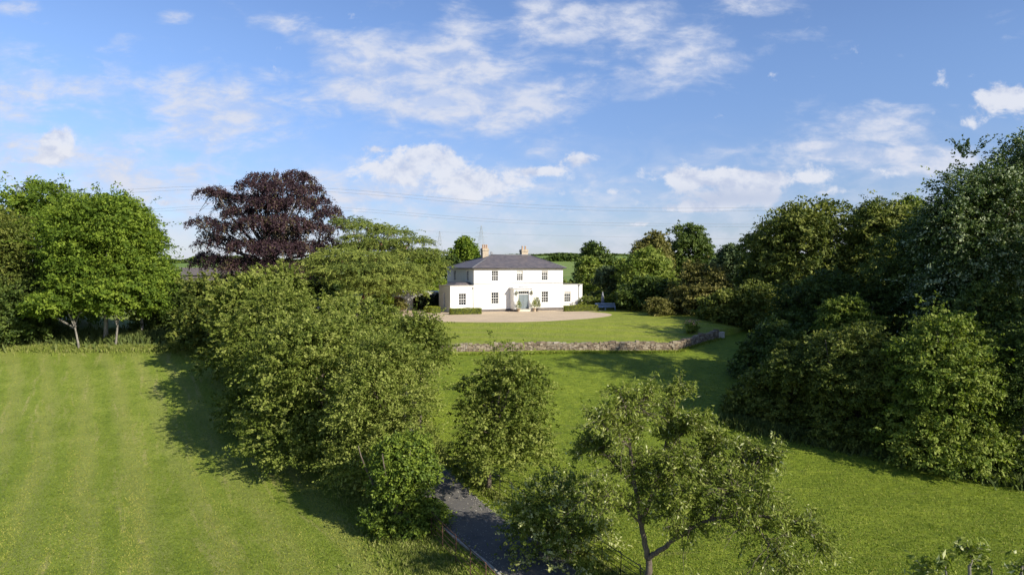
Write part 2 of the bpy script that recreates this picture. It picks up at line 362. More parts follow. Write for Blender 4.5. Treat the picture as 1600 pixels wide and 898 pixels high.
def leaf_mat(name, dark, mid, light, transl=.28, rough=.5, accent=None, spec=.4):
    m, t, b = material(name)
    at = t.node('ShaderNodeAttribute'); at.attribute_name = 'tone'
    c = t.ramp(at.outputs['Fac'], [(0, dark), (.5, mid), (.92, light)] + ([(1.0, accent)] if accent else []))
    t.link(c, b.inputs['Base Color']); b.inputs['Roughness'].default_value = rough+.08; b.inputs['Specular IOR Level'].default_value = spec*.5
    tr = t.node('ShaderNodeBsdfTranslucent'); t.link(t.mix(1.0, c, (1.25, 1.35, .55), 'MULTIPLY'), tr.inputs[0])
    mx = t.node('ShaderNodeMixShader'); mx.inputs[0].default_value = transl
    t.link(b.outputs[0], mx.inputs[1]); t.link(tr.outputs[0], mx.inputs[2]); t.link(mx.outputs[0], t.n['Material Output'].inputs[0])
    return m
LM = {
 'row':    leaf_mat('cherry_leaves', (0.083,0.114,0.016), (0.160,0.197,0.030), (0.269,0.298,0.071), .30, .55),
 'ash':    leaf_mat('ash_leaves', (0.065,0.109,0.011), (0.117,0.180,0.016), (0.188,0.251,0.028), .30, .55),
 'dark':   leaf_mat('dark_leaves', (0.037,0.061,0.011), (0.065,0.102,0.018), (0.115,0.155,0.030), .22, .45),
 'olive':  leaf_mat('olive_leaves', (0.060,0.084,0.014), (0.117,0.147,0.025), (0.194,0.213,0.044), .25, .5),
 'red_olive': leaf_mat('reddish_olive_leaves', (0.075,0.076,0.016), (0.147,0.142,0.034), (0.225,0.203,0.060), .25, .55),
 'light':  leaf_mat('light_green_leaves', (0.083,0.124,0.016), (0.156,0.210,0.030), (0.244,0.286,0.057), .3, .55),
 'bright': leaf_mat('yellow_green_leaves', (0.106,0.159,0.011), (0.194,0.264,0.016), (0.294,0.349,0.030), .3, .55),
 'silver': leaf_mat('white_poplar_leaves', (0.037,0.066,0.016), (0.065,0.104,0.025), (0.112,0.152,0.041), .2, .4, accent=(0.450,0.508,0.322)),
 'bluish': leaf_mat('blue_green_leaves', (0.040,0.064,0.023), (0.069,0.102,0.037), (0.110,0.146,0.057), .2, .5),
 'copper': leaf_mat('copper_leaves', (.022,.012,.016), (.046,.024,.030), (.085,.048,.048), .15, .5, accent=(.12,.11,.04)),
 'cedar':  leaf_mat('cedar_needles', (0.083,0.117,0.023), (0.156,0.193,0.034), (0.244,0.273,0.055), .15, .6),
 'box':    leaf_mat('box_leaves', (0.106,0.133,0.011), (0.188,0.216,0.021), (0.263,0.286,0.032), .2, .5),
 'yew':    leaf_mat('yew_needles', (.014,.025,.010), (.024,.040,.014), (.042,.062,.020), .1, .5),
 'ivy':    leaf_mat('ivy_leaves', (0.053,0.089,0.011), (0.103,0.155,0.016), (0.181,0.235,0.030), .2, .40, spec=.45),
 'pear':   leaf_mat('silvery_leaves', (0.079,0.113,0.014), (0.165,0.205,0.029), (0.275,0.297,0.068), .30, .5, accent=(0.506,0.518,0.270), spec=.4),
 'weeds':  leaf_mat('weeds', (0.053,0.076,0.021), (0.094,0.124,0.030), (0.150,0.178,0.052), .25, .6),
 'turf':   leaf_mat('turf_blades', (0.106,0.154,0.012), (0.168,0.221,0.022), (0.325,0.314,0.075), .3, .6),
 'grasses': leaf_mat('long_grass', (0.112,0.150,0.023), (0.188,0.229,0.040), (0.325,0.318,0.115), .3, .6),
}
def bark_mat(name, c1, c2):
    m, t, b = material(name); p = ocoord(t)
    n = t.noise(t.mapping(p, (3, 3, .7)), 3, 6, .7); c = t.mix(t.smooth(n, .35, .65), c1, c2); t.link(c, b.inputs['Base Color'])
    b.inputs['Roughness'].default_value = .9; t.link(t.bump(n, .6, .03), b.inputs['Normal']); return m
BK = {'brown': bark_mat('brown_bark', (.06,.045,.035), (.15,.12,.09)), 'pale': bark_mat('pale_bark', (.17,.15,.12), (.42,.38,.32)),
      'red': bark_mat('red_brown_bark', (.12,.05,.03), (.28,.13,.075)), 'grey': bark_mat('grey_bark', (.11,.10,.085), (.26,.24,.20))}

# ------------------------------------------------------------------ foliage
def unit(v): return v/np.maximum(np.linalg.norm(v, axis=-1, keepdims=True), 1e-6)
def leaves_mesh(name, c, d, n, size, aspect, tone):
    """rhombic leaf cards: centre c, axis d, normal n"""
    d = unit(d); n = unit(n - d*np.sum(n*d, 1, keepdims=True)); s = np.cross(d, n)
    L = size[:,None]*.5; W = L*aspect
    co = np.stack([c - d*L, c + s*W - n*L*.18 - d*L*.1, c + d*L - n*L*.12, c - s*W - n*L*.18 - d*L*.1], 1).reshape(-1, 3)
    f = np.arange(len(c)*4).reshape(-1, 4)
    return np_mesh(name, co, f, 4, np.repeat(tone, 4))
def sprays(lobes, nspray, per, length, droop, width, leaf, aspect=.55, up=.25, tonevar=.5, flat=.5, inner=.55, rg=None, tone_bias=0, under_cut=-.75, squash=1.0, hang=.0, shoots=.06):
    """leaf positions on curved sprays growing out of a set of lobes (x,y,z,rx,ry,rz)"""
    rg = rg or rng
    L = np.array(lobes, float); vol = (L[:,3]*L[:,4] + L[:,3]*L[:,5] + L[:,4]*L[:,5]); pr = vol/vol.sum()
    idx = rg.choice(len(L), nspray, p=pr); lb = L[idx]
    dr = unit(rg.normal(size=(nspray, 3)))
    lowf = dr[:,2] < under_cut; dr[lowf, 2] *= -1
    rad = inner + (1-inner)*rg.random(nspray)**.5
    p0 = lb[:,:3] + dr*lb[:,3:6]*rad[:,None]
    d0 = unit(dr*np.array([1,1,squash]) + np.array([0,0,up]) + rg.normal(size=(nspray,3))*.35)
    ln = length*(.45 + .9*rg.random(nspray))
    sh = rg.random(nspray) < shoots
    ln = np.where(sh, ln*2.0, ln); d0 = np.where(sh[:,None], unit(d0 + np.array([0,0,.35])), d0)
    st = rg.normal(size=nspray)*.5*tonevar
    lobe_t = rg.normal(size=len(L))*.22*tonevar
    tt = rg.random((nspray, per))**.8
    P = p0[:,None] + d0[:,None]*(ln[:,None,None]*tt[...,None]); P[...,2] -= (droop*ln[:,None])*tt**2
    wd = width*(1-.55*tt)[...,None]
    off = rg.normal(size=P.shape)*wd*np.array([1,1,flat])*.5
    if hang: off[...,2] -= np.abs(rg.normal(size=P.shape[:2]))*hang
    P += off
    tang = d0[:,None]*np.ones((1,per,1)); tang = tang.copy(); tang[...,2] -= 2*droop*tt
    ax = unit(tang + rg.normal(size=P.shape)*.8)
    nm = np.array([0,0,.55]) + dr[:,None]*.85 + rg.normal(size=P.shape)*.62
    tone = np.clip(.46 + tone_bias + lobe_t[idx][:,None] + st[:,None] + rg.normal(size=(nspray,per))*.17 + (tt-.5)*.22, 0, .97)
    sz = leaf*(.65 + .7*rg.random((nspray, per)))
    return P.reshape(-1,3), ax.reshape(-1,3), nm.reshape(-1,3), sz.ravel(), tone.ravel()
def auto_lobes(c, r, n, rg, lr=(.20,.36), core=True, skirt=False):
    out = []
    k = 0; n = int(n*1.45)
    if skirt:
        m = max(5, int(n*.4)); a0 = rg.random()*6
        for i in range(m):
            a = a0 + 2*math.pi*i/m + rg.normal()*.15; q = rg.uniform(.26,.38); mr = (r[0]+r[1])/2*q; s = rg.uniform(.62,.86)
            out.append((c[0]+math.cos(a)*r[0]*s, c[1]+math.sin(a)*r[1]*s, c[2]-r[2]+mr*rg.uniform(.4,1.2), mr*1.2, mr*1.2, mr))
    while k < n:
        d = unit(rg.normal(size=3)[None])[0]
        if d[2] < -.62: continue
        q = rg.uniform(*lr); s = rg.uniform(.80, 1.12)
        cc = np.array(c) + d*np.array(r)*(1-q)*s
        mr = (r[0]+r[1]+r[2])/3*q
        out.append((*cc, mr*rg.uniform(.9,1.25), mr*rg.uniform(.9,1.25), mr*rg.uniform(.5,.8))); k += 1
    if core: out.append((c[0], c[1], c[2], r[0]*.5, r[1]*.5, r[2]*.55))
    return out
def trunk_mesh(root, h, r0, lobes, bark, lean=(0,0), nb=10, fork=.35, rg=None, twigs=0, stems=1):
    rg = rg or rng; mb = MB(); L = np.array(lobes)
    cx, cy = L[:,0].mean(), L[:,1].mean()
    for s in range(stems):
        ox, oy = (0,0) if stems == 1 else rg.normal(size=2)*r0*1.6
        ph = rg.uniform(0, 6, 2)
        def axis(q): return Vector((ox*(1+q*2) + cx*q + math.sin(q*4+ph[0])*r0*.9*q, oy*(1+q*2) + cy*q + math.sin(q*5+ph[1])*r0*.9*q, h*q))
        pts = [axis(q) for q in np.linspace(0, 1, 9)]; pts[0].z = -.25
        rad = [r0*(1.35 if i == 0 else 1)*(1-.85*i/8)/(1 if stems == 1 else 1.5) for i in range(9)]
        mb.tube(pts, rad, 9)
        order = rg.permutation(len(L))[:nb]
        for j in order:
            tgt = Vector(L[j,:3]); q = min(.92, fork + rg.random()*.4*(1-fork)); 
            while axis(q).z > tgt.z - .1*h*.5 and q > fork: q -= .05
            a = axis(q); ln = (tgt-a).length; mid = a.lerp(tgt, .5) + Vector(rg.normal(size=3))*ln*.07; mid.z += ln*.06
            rr = r0*(1-.85*q)*.6/(1 if stems == 1 else 1.3)
            ps = [a, a.lerp(mid, .5)+Vector((0,0,ln*.02)), mid, mid.lerp(tgt, .55), tgt]
            mb.tube(ps, [rr, rr*.85, rr*.65, rr*.45, rr*.2], 6, False)
            for _ in range(twigs):
                d = Vector(unit(rg.normal(size=(1,3)))[0]); d.z = abs(d.z)*.8; s0 = mid.lerp(tgt, rg.random())
                e = s0 + Vector((d.x*L[j,3], d.y*L[j,4], d.z*L[j,5]))*1.15
                m2 = s0.lerp(e, .5) + Vector(rg.normal(size=3))*.08*ln
                mb.tube([s0, m2, e], [rr*.32, rr*.2, rr*.07], 4, False)
    return mb.build('trunk', bark, root)
def tree(name, label, cat, base, h, lobes, kind, leaf, nspray, per=14, length=1.0, droop=.35, width=.4, bark='brown', r0=.25, nb=10, fork=.3, twigs=1, group=None, seed=1, crown='crown', trunk=True, stems=1, extra=None, **kw):
    """base in world, lobes relative to base"""
    rg = np.random.default_rng(seed)
    root = empty(name, base); tag(root, label, cat, group)
    P, ax, nm, sz, tn = sprays(lobes, nspray, per, length, droop, width, leaf, rg=rg, **{k: v for k, v in kw.items() if k not in ('accent', 'aspect')})
    if kw.get('accent'):
        msk = rg.random(len(tn)) < kw['accent']; tn[msk] = 1.0
    if extra:
        E = [sprays(*e[0], rg=rg, **e[1]) for e in extra]
        P = np.concatenate([P]+[e[0] for e in E]); ax = np.concatenate([ax]+[e[1] for e in E]); nm = np.concatenate([nm]+[e[2] for e in E]); sz = np.concatenate([sz]+[e[3] for e in E]); tn = np.concatenate([tn]+[e[4] for e in E])
    keep = P[:,2] > .05
    me = leaves_mesh(name+'_leaves', P[keep], ax[keep], nm[keep], sz[keep], kw.get('aspect', .55), tn[keep])
    link_mesh(crown, me, LM[kind], root)
    if trunk: trunk_mesh(root, h, r0, lobes, BK[bark], nb=nb, fork=fork, rg=rg, twigs=twigs, stems=stems)
    return root
NLEAF = 0
def ptree(label, kind, px, Y, top, wpx, bot, name='broadleaf_tree', cat='tree', group=None, seed=1, lai=3.2, leafpx=2.6, nl=None, depth=1.0, trunk_px=None, min_leaf=.12, length=None, skirt=None, **kw):
    """a tree from its bearing px, distance Y, crown top/bottom and width"""
    global NLEAF
    c0 = place(px, top, Y); zt = c0.z; zb = place(px, bot, Y).z
    bx = place(trunk_px, top, Y).x if trunk_px is not None else c0.x
    bz = G(bx, Y); rx = wpx/2/F*Y; zb = max(zb, bz+.1)
    rz = (zt-zb)/2; ry = rx*depth; rg = np.random.default_rng(seed+99)
    leafpx *= rg.uniform(.82, 1.2); kw.setdefault('tone_bias', rg.uniform(-.10, .12)); kw.setdefault('tonevar', .8)
    len_ = length or max(.5, (rx+rz)*.11); rx -= len_*.45; ry -= len_*.45; rz -= len_*.30; zt -= len_*.20
    if skirt is None: skirt = zb - bz < .35*(zt-bz)
    Rm = (rx+ry+rz)/3
    lobes = auto_lobes((c0.x-bx, 0, (zt+zb)/2-bz), (rx*.97, ry*.97, rz*.97), nl or int(13+Rm*1.6), rg, skirt=skirt)
    leaf = max(min_leaf, leafpx*Y/683.)
    area = 4*math.pi*((rx*ry)**1.6/2 + (rx*rz)**1.6)**(1/1.6)/1.3
    n = int(lai*area*1.5/(leaf*leaf*.5*.55*1.15)); per = 22
    NLEAF += n
    return tree(name, label, cat, (bx, Y, bz), (zt-bz)*.82, lobes, kind, leaf, max(60, n//per), per, len_, kw.pop('droop', .35), kw.pop('width', max(.25, leaf*1.9)), seed=seed, r0=kw.pop('r0', max(.07, (zt-bz)*.018)), group=group, **kw)

# ------------------------------------------------------------------ ground sheets
def axis_pts(a, b, fine, coarse_to, g=1.12):
    xs = list(np.arange(a, b+1e-6, fine)); st = fine; x = b
    while x < coarse_to[1]: st *= g; x += st; xs.append(x)
    st = fine; x = a
    while x > coarse_to[0]: st *= g; x -= st; xs.insert(0, x)
    return np.array(xs)
def sheet(name, xs, ys_fn, hf, mat, kind='structure'):
    nx = len(xs); YS = np.stack([ys_fn(x) for x in xs]); XS = np.repeat(xs[:,None], YS.shape[1], 1)
    co = np.stack([XS, YS, hf(XS, YS)], -1).reshape(-1,3); ny = YS.shape[1]
    i, j = np.meshgrid(np.arange(nx-1), np.arange(ny-1), indexing='ij'); a = (i*ny+j).ravel()
    f = np.stack([a, a+ny, a+ny+1, a+1], 1)
    o = link_mesh(name, np_mesh(name, co, f, 4, smooth=True), mat); tag(o, kind=kind); return o
gx = axis_pts(-60, 60, .8, (-2500, 2500)); gy = axis_pts(10, 118, .4, (-150, 3000))
sheet('ground', gx, lambda x: gy, under, M['field'])
lx = np.unique(np.concatenate([np.arange(-41, 40.01, .5), [17.2, 23.6]]))
sheet('lawn', lx, lambda x: np.concatenate([[ywall(x)-.30, ywall(x)-.05], np.linspace(ywall(x)+.4, 110.5, 110)]), lambda x, y: np.where(y < ywall(x)-.2, meadow(x, y)-.5, upper(x, np.maximum(y, ywall(x))) + .004), M['lawn'])
def flat_poly(name, pts, mat, dz, hf=upper, res=.6):
    """a polygon draped on the lawn"""
    bm = bmesh.new(); vs = [bm.verts.new((x, y, 0)) for x, y in pts]; bm.faces.new(vs)
    xs = [p[0] for p in pts]; ys = [p[1] for p in pts]
    for a, lo, hi in ((0, min(xs), max(xs)), (1, min(ys), max(ys))):
        q = lo+res
        while q < hi:
            co = (q,0,0) if a == 0 else (0,q,0); no = (1,0,0) if a == 0 else (0,1,0)
            bmesh.ops.bisect_plane(bm, geom=bm.verts[:]+bm.edges[:]+bm.faces[:], plane_co=co, plane_no=no); q += res*2
    for v in bm.verts: v.co.z = float(hf(v.co.x, v.co.y)) + dz
    me = bpy.data.meshes.new(name); bm.to_mesh(me); bm.free(); o = link_mesh(name, me, mat); tag(o, kind='structure'); return o
def smooth_path(pts, n=8):
    out = []; P = [Vector((*p, 0)) for p in pts]
    for i in range(len(P)-1):
        p0, p1, p2, p3 = P[max(i-1,0)], P[i], P[i+1], P[min(i+2, len(P)-1)]
        for k in range(n):
            q = k/n; out.append(.5*((2*p1) + (p2-p0)*q + (2*p0-5*p1+4*p2-p3)*q*q + (3*p1-p0-3*p2+p3)*q**3))
    out.append(P[-1]); return [(p.x, p.y) for p in out]
grav = smooth_path([(-31,103),(-30,92),(-25,85),(-17,81.2),(-8,80.2),(0,79.9),(5,81),(9.4,83.6),(12.2,86.8),(13.1,89.6),(12.6,92.6),(10.5,95.2)], 6) + [(13.5,99),(10,108),(-10,109),(-31,108)]
flat_poly('gravel_forecourt', grav, M['gravel'], .010)
drive_c = smooth_path([(3.6,8),(3.0,18),(2.2,25.5),(1.06,29.6),(-1.94,34.7),(-4.4,40),(-6.9,46),(-9.3,54),(-11.2,62),(-12.8,70),(-14,78),(-14.6,82.5)], 8)
def ribbon(name, path, offs, dz, mat, kind='structure', thick=0, hf=None):
    hf = hf or gz
    vs = []; fs = []; n = len(offs)
    for i, (x, y) in enumerate(path):
        a = path[max(i-1,0)]; b = path[min(i+1, len(path)-1)]; d = Vector((b[0]-a[0], b[1]-a[1])).normalized(); nx, ny = d.y, -d.x
        for (o_, z_) in offs:
            X, Y = x+nx*o_, y+ny*o_; vs.append((X, Y, G(X, Y)+dz+z_))
    for i in range(len(path)-1):
        for k in range(n-1): fs.append((i*n+k, i*n+k+1, (i+1)*n+k+1, (i+1)*n+k))
    me = bpy.data.meshes.new(name); me.from_pydata(vs, [], fs); me.update(); o = link_mesh(name, me, mat); 
    if kind: tag(o, kind=kind)
    return o
ribbon('driveway', drive_c, [(-1.72,-.05),(-1.70,0),(-1.1,.02),(-.5,.035),(0,.04),(.5,.035),(1.1,.02),(1.45,0),(1.47,-.05)], .03, M['asphalt'])
for sgn in (-1,):
    ribbon('driveway_edging', drive_c, [(sgn*1.74,-.1),(sgn*1.74,.055),(sgn*1.79,.06),(sgn*1.84,.055),(sgn*1.84,-.1)], .03, M['timber'])

# ------------------------------------------------------------------ country house
HR = R(25); P0 = (-5.3, 95.0); HZ = 6.74
def hw(u, v):  # house-local to world xy
    return (P0[0] + u*math.cos(HR) - v*math.sin(HR), P0[1] + u*math.sin(HR) + v*math.cos(HR))
W, D, EH = 14.15, 11.0, 5.92
house = empty('country_house', (P0[0], P0[1], HZ), HR)
tag(house, 'white two storey country house with hipped grey slate roof and low side wings', 'house')
def wall_face(mb, axis, at, a0, a1, z0, z1, holes, out, rev=.14):
    """a wall sheet with openings; axis 'u' runs along x at y=at, 'v' along y at x=at; out = outward sign"""
    As = sorted({a0, a1, *[h[0] for h in holes], *[h[1] for h in holes]}); Zs = sorted({z0, z1, *[h[2] for h in holes], *[h[3] for h in holes]})
    P = (lambda a, d, z: (a, at - out*d, z)) if axis == 'u' else (lambda a, d, z: (at - out*d, a, z))
    for i in range(len(As)-1):
        for j in range(len(Zs)-1):
            ca, cz = (As[i]+As[i+1])/2, (Zs[j]+Zs[j+1])/2
            if any(h[0] < ca < h[1] and h[2] < cz < h[3] for h in holes): continue
            mb.add([P(As[i],0,Zs[j]), P(As[i+1],0,Zs[j]), P(As[i+1],0,Zs[j+1]), P(As[i],0,Zs[j+1])], [(0,1,2,3)])
    for h in holes:
        c = [(h[0],h[2]),(h[1],h[2]),(h[1],h[3]),(h[0],h[3])]
        for k in range(4):
            a, b = c[k], c[(k+1)%4]; mb.add([P(a[0],0,a[1]), P(b[0],0,b[1]), P(b[0],rev,b[1]), P(a[0],rev,a[1])], [(0,1,2,3)])
def window(parent, axis, at, a0, a1, z0, z1, out, cols=3, rows=4, rev=.14, sill=True, label=None, slot='window', blind=0):
    """sash window: frame with glazing bars, pane, sill"""
    def B(mb, p0, p1, d0, d1, q0, q1):
        if axis == 'u': ys = sorted((at-out*d0, at-out*d1)); mb.box(p0, p1, ys[0], ys[1], q0, q1)
        else: xs = sorted((at-out*d0, at-out*d1)); mb.box(xs[0], xs[1], p0, p1, q0, q1)
    f = MB(); fw = .06
    B(f, a0, a0+fw, rev-.07, rev+.02, z0, z1); B(f, a1-fw, a1, rev-.07, rev+.02, z0, z1)
    B(f, a0+fw, a1-fw, rev-.07, rev+.02, z0, z0+.075); B(f, a0+fw, a1-fw, rev-.07, rev+.02, z1-fw, z1)
    fo = f.build(slot, M['paint'], parent)
    if label: fo['label'] = label
    g = MB(); zm = (z0+z1)/2
    B(g, a0+fw, a1-fw, rev-.05, rev+.0, zm-.03, zm+.03)
    for k in range(1, cols):
        a = a0+fw+(a1-a0-2*fw)*k/cols; B(g, a-.016, a+.016, rev-.032, rev-.004, z0+.075, zm-.03); B(g, a-.016, a+.016, rev-.032, rev-.004, zm+.03, z1-fw)
    for k in range(1, rows):
        if rows % 2 == 0 and k == rows//2: continue
        z = z0+.07+(z1-z0-.13)*k/rows; B(g, a0+fw, a1-fw, rev-.035, rev-.007, z-.016, z+.016)
    g.build('glazing_bars', M['paint'], fo)
    p = MB(); B(p, a0+.03, a1-.03, rev+.0, rev+.012, z0+.03, z1-.03); p.build('pane', M['glass'], fo)
    if blind:
        q_ = MB(); B(q_, a0+.07, a1-.07, rev-.003, rev-.0005, z1-blind*(z1-z0), z1-.065); q_.build('blind', M['blind'], fo)
    if sill:
        s = MB(); B(s, a0-.07, a1+.07, -.07, rev-.075, z0-.09, z0-.002); s.build('sill', M['paint'], fo)
gw = [(2.62,3.78),(10.58,11.74)]; fw_ = [(2.68,3.74),(6.55,7.61),(10.58,11.64)]
wb = MB()
holes_f = [(a,b,.86,2.52) for a,b in gw] + [(a,b,4.10,5.55) for a,b in fw_]
wall_face(wb, 'u', 0, 0, W, -.6, EH, holes_f, -1)
holes_s = [(2.0,3.0,4.1,5.55),(7.2,8.2,4.1,5.55)]
wall_face(wb, 'v', 0, 0, D, .0, EH, holes_s, -1)
wall_face(wb, 'v', W, 0, D, .0, EH, [], 1)
wall_face(wb, 'u', D, 0, W, .0, EH, [], 1)
wb.build('wall', M['render'], house)
for a, b in gw: window(house, 'u', 0, a, b, .86, 2.52, -1)
for k_, (a, b) in enumerate(fw_): window(house, 'u', 0, a, b, 4.10, 5.55, -1, blind=(0,.34,.16)[k_])
for a, b, c, d in holes_s: window(house, 'v', 0, a, b, c, d, -1)
mb = MB(); mb.box(-.06, W+.03, -.065, -.002, 3.74, 3.80); mb.box(-.065, -.002, -.002, D, 3.74, 3.80)
mb.build('string_course', M['lead'], house)
mb = MB(); mb.box(-.04, 5.45, -.045, -.003, -.6, .14); mb.build('plinth', M['plinth'], house); mb = MB(); mb.box(8.5, W+.04, -.045, -.003, -.6, .14); mb.build('plinth', M['plinth'], house)
# hipped roof: real thickness, hip and ridge rolls, gutter
OV = .38; z0r = EH+.03; ZR = 7.86
e = [(-OV,-OV),(W+OV,-OV),(W+OV,D+OV),(-OV,D+OV)]; ra, rb = (4.95, D/2), (11.6, D/2)
mb = MB()
vs = [(x,y,z0r) for x,y in e] + [(ra[0],ra[1],ZR),(rb[0],rb[1],ZR)] + [(x,y,z0r-.06) for x,y in e]
mb.add(vs, [(0,1,5,4),(1,2,5),(2,3,4,5),(3,0,4),(0,6,7,1),(1,7,8,2),(2,8,9,3),(3,9,6,0),(9,8,7,6)])
roof = mb.build('roof', M['slate'], house)
mb = MB(); up = lambda p, z: (p[0], p[1], z)
for p, q in ((e[0],ra),(e[1],rb),(e[2],rb),(e[3],ra)): mb.tube([up(p, z0r+.02), up(q, ZR+.02)], .055, 6)
mb.tube([up(ra, ZR+.03), up(rb, ZR+.03)], .075, 6); mb.build('ridge_roll', M['lead'], roof)
mb = MB()
for p, q in ((e[0],e[1]),(e[1],e[2]),(e[2],e[3]),(e[3],e[0])): mb.tube([up(p, z0r-.07), up(q, z0r-.07)], .06, 6)
mb.build('gutter', M['black'], roof)
mb = MB(); mb.box(-.02, W+.02, -.06, -.004, EH-.13, EH-.035); mb.box(-.06, -.004, -.004, D, EH-.13, EH-.035); mb.build('soffit_board', M['paint'], house)
def chimney(u, v, w_, d_, zt, npots, zb=6.6):
    mb = MB(); mb.box(u-w_/2, u+w_/2, v-d_/2, v+d_/2, zb, zt-.35); mb.box(u-w_/2-.07, u+w_/2+.07, v-d_/2-.07, v+d_/2+.07, zt-.347, zt-.20); mb.box(u-w_/2-.03, u+w_/2+.03, v-d_/2-.03, v+d_/2+.03, zt-.197, zt-.002)
    ch = mb.build('chimney', M['brick'], roof)
    for k in range(npots):
        q = (k-(npots-1)/2)*w_/npots
        p = MB(); p.lathe([(.14,0),(.15,.05),(.11,.12),(.105,.42),(.135,.46),(.13,.54),(.09,.54)], (u+q, v, zt), 12); p.build('chimney_pot', M['chimpot'], ch)
chimney(4.15, 6.0, .95, .75, 8.85, 3, 6.7)
chimney(10.6, 5.9, 1.05, .8, 8.72, 2, 7.0)
mb = MB(); mb.lathe([(.02,0),(.16,.03),(.26,.09),(.30,.16),(.28,.16),(.02,.04)], (0,0,0), 16); dsh = mb.build('satellite_dish', M['lead'], roof); dsh.location = (5.1, 5.9, 8.05); dsh.rotation_euler = (R(70), 0, R(20))
mb = MB(); mb.tube([(5.1,5.92,7.7),(5.1,5.92,8.05)], .02, 6); mb.build('dish_mast', M['black'], roof)
# left wing
LU, LD, LH = -3.50, 4.75, 3.46
mb = MB(); wall_face(mb, 'u', -.05, LU, -.02, -.75, LH, [(-2.28,-1.16,.78,2.44)], -1); wall_face(mb, 'v', LU, -.05, LD, -.75, LH, [(2.1,2.75,.5,2.5)], -1); wall_face(mb, 'u', LD, LU, -.02, -.75, LH, [], 1)
lw = mb.build('side_wing', M['render'], house); lw['label'] = 'flat roofed low side wing on the left'
window(house, 'u', -.05, -2.28, -1.16, .78, 2.44, -1); window(house, 'v', LU, 2.1, 2.75, .5, 2.5, -1, 2, 4)
mb = MB(); mb.box(LU-.07, -.02, -.12, .18, LH, LH+.09); mb.box(LU-.07, LU+.18, .183, LD+.07, LH, LH+.09); mb.build('coping', M['coping'], lw)
mb = MB(); mb.box(LU+.19, -.03, .19, LD, LH-.12, LH-.03); mb.build('flat_roof', M['lead'], lw)
mb = MB(); mb.add([(-2.9,.6,LH+.0),(-.03,.6,LH),(-.03,4.6,LH),(-2.9,4.6,LH),(-2.0,1.4,LH+.45),(-.03,1.4,LH+.45),(-.03,3.8,LH+.45),(-2.0,3.8,LH+.45)], [(0,1,5,4),(1,2,6,5),(2,3,7,6),(3,0,4,7),(4,5,6,7)]); mb.build('roof_lantern', M['slate'], lw)
# right wing, set back
RU = 18.2
mb = MB(); wall_face(mb, 'u', 1.2, W+.02, RU, -.5, 3.40, [(15.05,16.2,.80,2.42)], -1); wall_face(mb, 'v', RU, 1.2, 7.0, -.5, 3.40, [], 1); wall_face(mb, 'u', 7.0, W+.02, RU, -.5, 3.4, [], 1)
rw = mb.build('side_wing', M['render'], house); rw['label'] = 'flat roofed low side wing on the right'
window(house, 'u', 1.2, 15.05, 16.2, .80, 2.42, -1, blind=.2)
mb = MB(); mb.box(W+.02, RU+.07, 1.13, 1.45, 3.40, 3.48); mb.box(RU-.2, RU+.07, 1.453, 7.07, 3.40, 3.48); mb.build('coping', M['coping'], rw)
mb = MB(); mb.box(W+.03, RU-.21, 1.46, 6.95, 3.24, 3.35); mb.build('flat_roof', M['lead'], rw)
mb = MB(); mb.box(14.95, 16.4, 1.11, 1.197, .52, .57); mb.build('wall_ledge', M['coping'], rw)
for (u, v, zt, lbl) in ((-.14, -.13, 3.1, 0), (RU-.62, 1.12, 3.2, 0), (.08, -.07, EH-.1, 1)):
    if lbl: continue
    mb = MB(); mb.tube([(u,v,zt),(u,v,-.1)], .045, 8); mb.box(u-.12,u+.12,v-.08,v+.06,zt,zt+.22); mb.build('drainpipe', M['coping'] if u < 1 else M['lead'], house)
# porch
PU0, PU1, PV, PH = 5.52, 8.42, -1.32, 3.02
dl0, dl1 = 6.22, 7.86
mb = MB(); wall_face(mb, 'u', PV, PU0, PU1, .0, PH, [(dl0,dl1,.12,2.68)], -1, .22); wall_face(mb, 'v', PU0, PV, 0, .0, PH, [], -1); wall_face(mb, 'v', PU1, PV, 0, .0, PH, [], 1)
mb.box(dl0-.22, dl0-.03, PV-.05, PV-.003, .12, 2.80); mb.box(dl1+.03, dl1+.22, PV-.05, PV-.003, .12, 2.80); mb.box(dl0-.22, dl1+.22, PV-.06, PV-.003, 2.803, 2.92)
pr = mb.build('porch', M['render'], house)
mb = MB(); mb.box(PU0-.20, PU1+.20, PV-.20, -.003, PH, PH+.10); mb.box(PU0-.12, PU1+.12, PV-.12, -.003, PH+.103, PH+.20); mb.build('cornice', M['paint'], pr)
mb = MB(); mb.box(6.7, 8.0, PV+.3, -.3, PH+.2, PH+.30); mb.build('flat_roof', M['lead'], pr)
mb = MB(); mb.box(PU0-.03, PU1+.03, PV-.03, -.003, -.6, .14); mb.build('plinth', M['plinth'], pr)
mb = MB(); mb.box(dl0-.15, dl1+.15, PV-.55, PV-.04, -.3, .11); mb.build('doorstep', M['pale_stone'], pr)
dm = (dl0+dl1)/2
for a, b in ((dl0+.04, dm-.008), (dm+.008, dl1-.04)):
    mb = MB(); mb.box(a, b, PV+.14, PV+.19, .13, 2.18); 
    for q0, q1 in ((.22,.85),(1.0,2.05)):
        for x0_, x1_, y0_, y1_ in ((a+.10, b-.10, q0, q0+.03),(a+.10, b-.10, q1-.03, q1),(a+.10, a+.13, q0+.031, q1-.031),(b-.13, b-.10, q0+.031, q1-.031)): mb.box(x0_, x1_, PV+.122, PV+.139, y0_, y1_)
    dr = mb.build('door', M['door'], pr); kx = b-.07 if b < dm else a+.07
    k = MB(); k.lathe([(.012,0),(.014,.03),(.032,.045),(.036,.065),(.02,.08)], (0,0,0), 10); ko = k.build('door_knob', M['coping'], dr); ko.location = (kx, PV+.12, 1.05); ko.rotation_euler = (R(90),0,0)
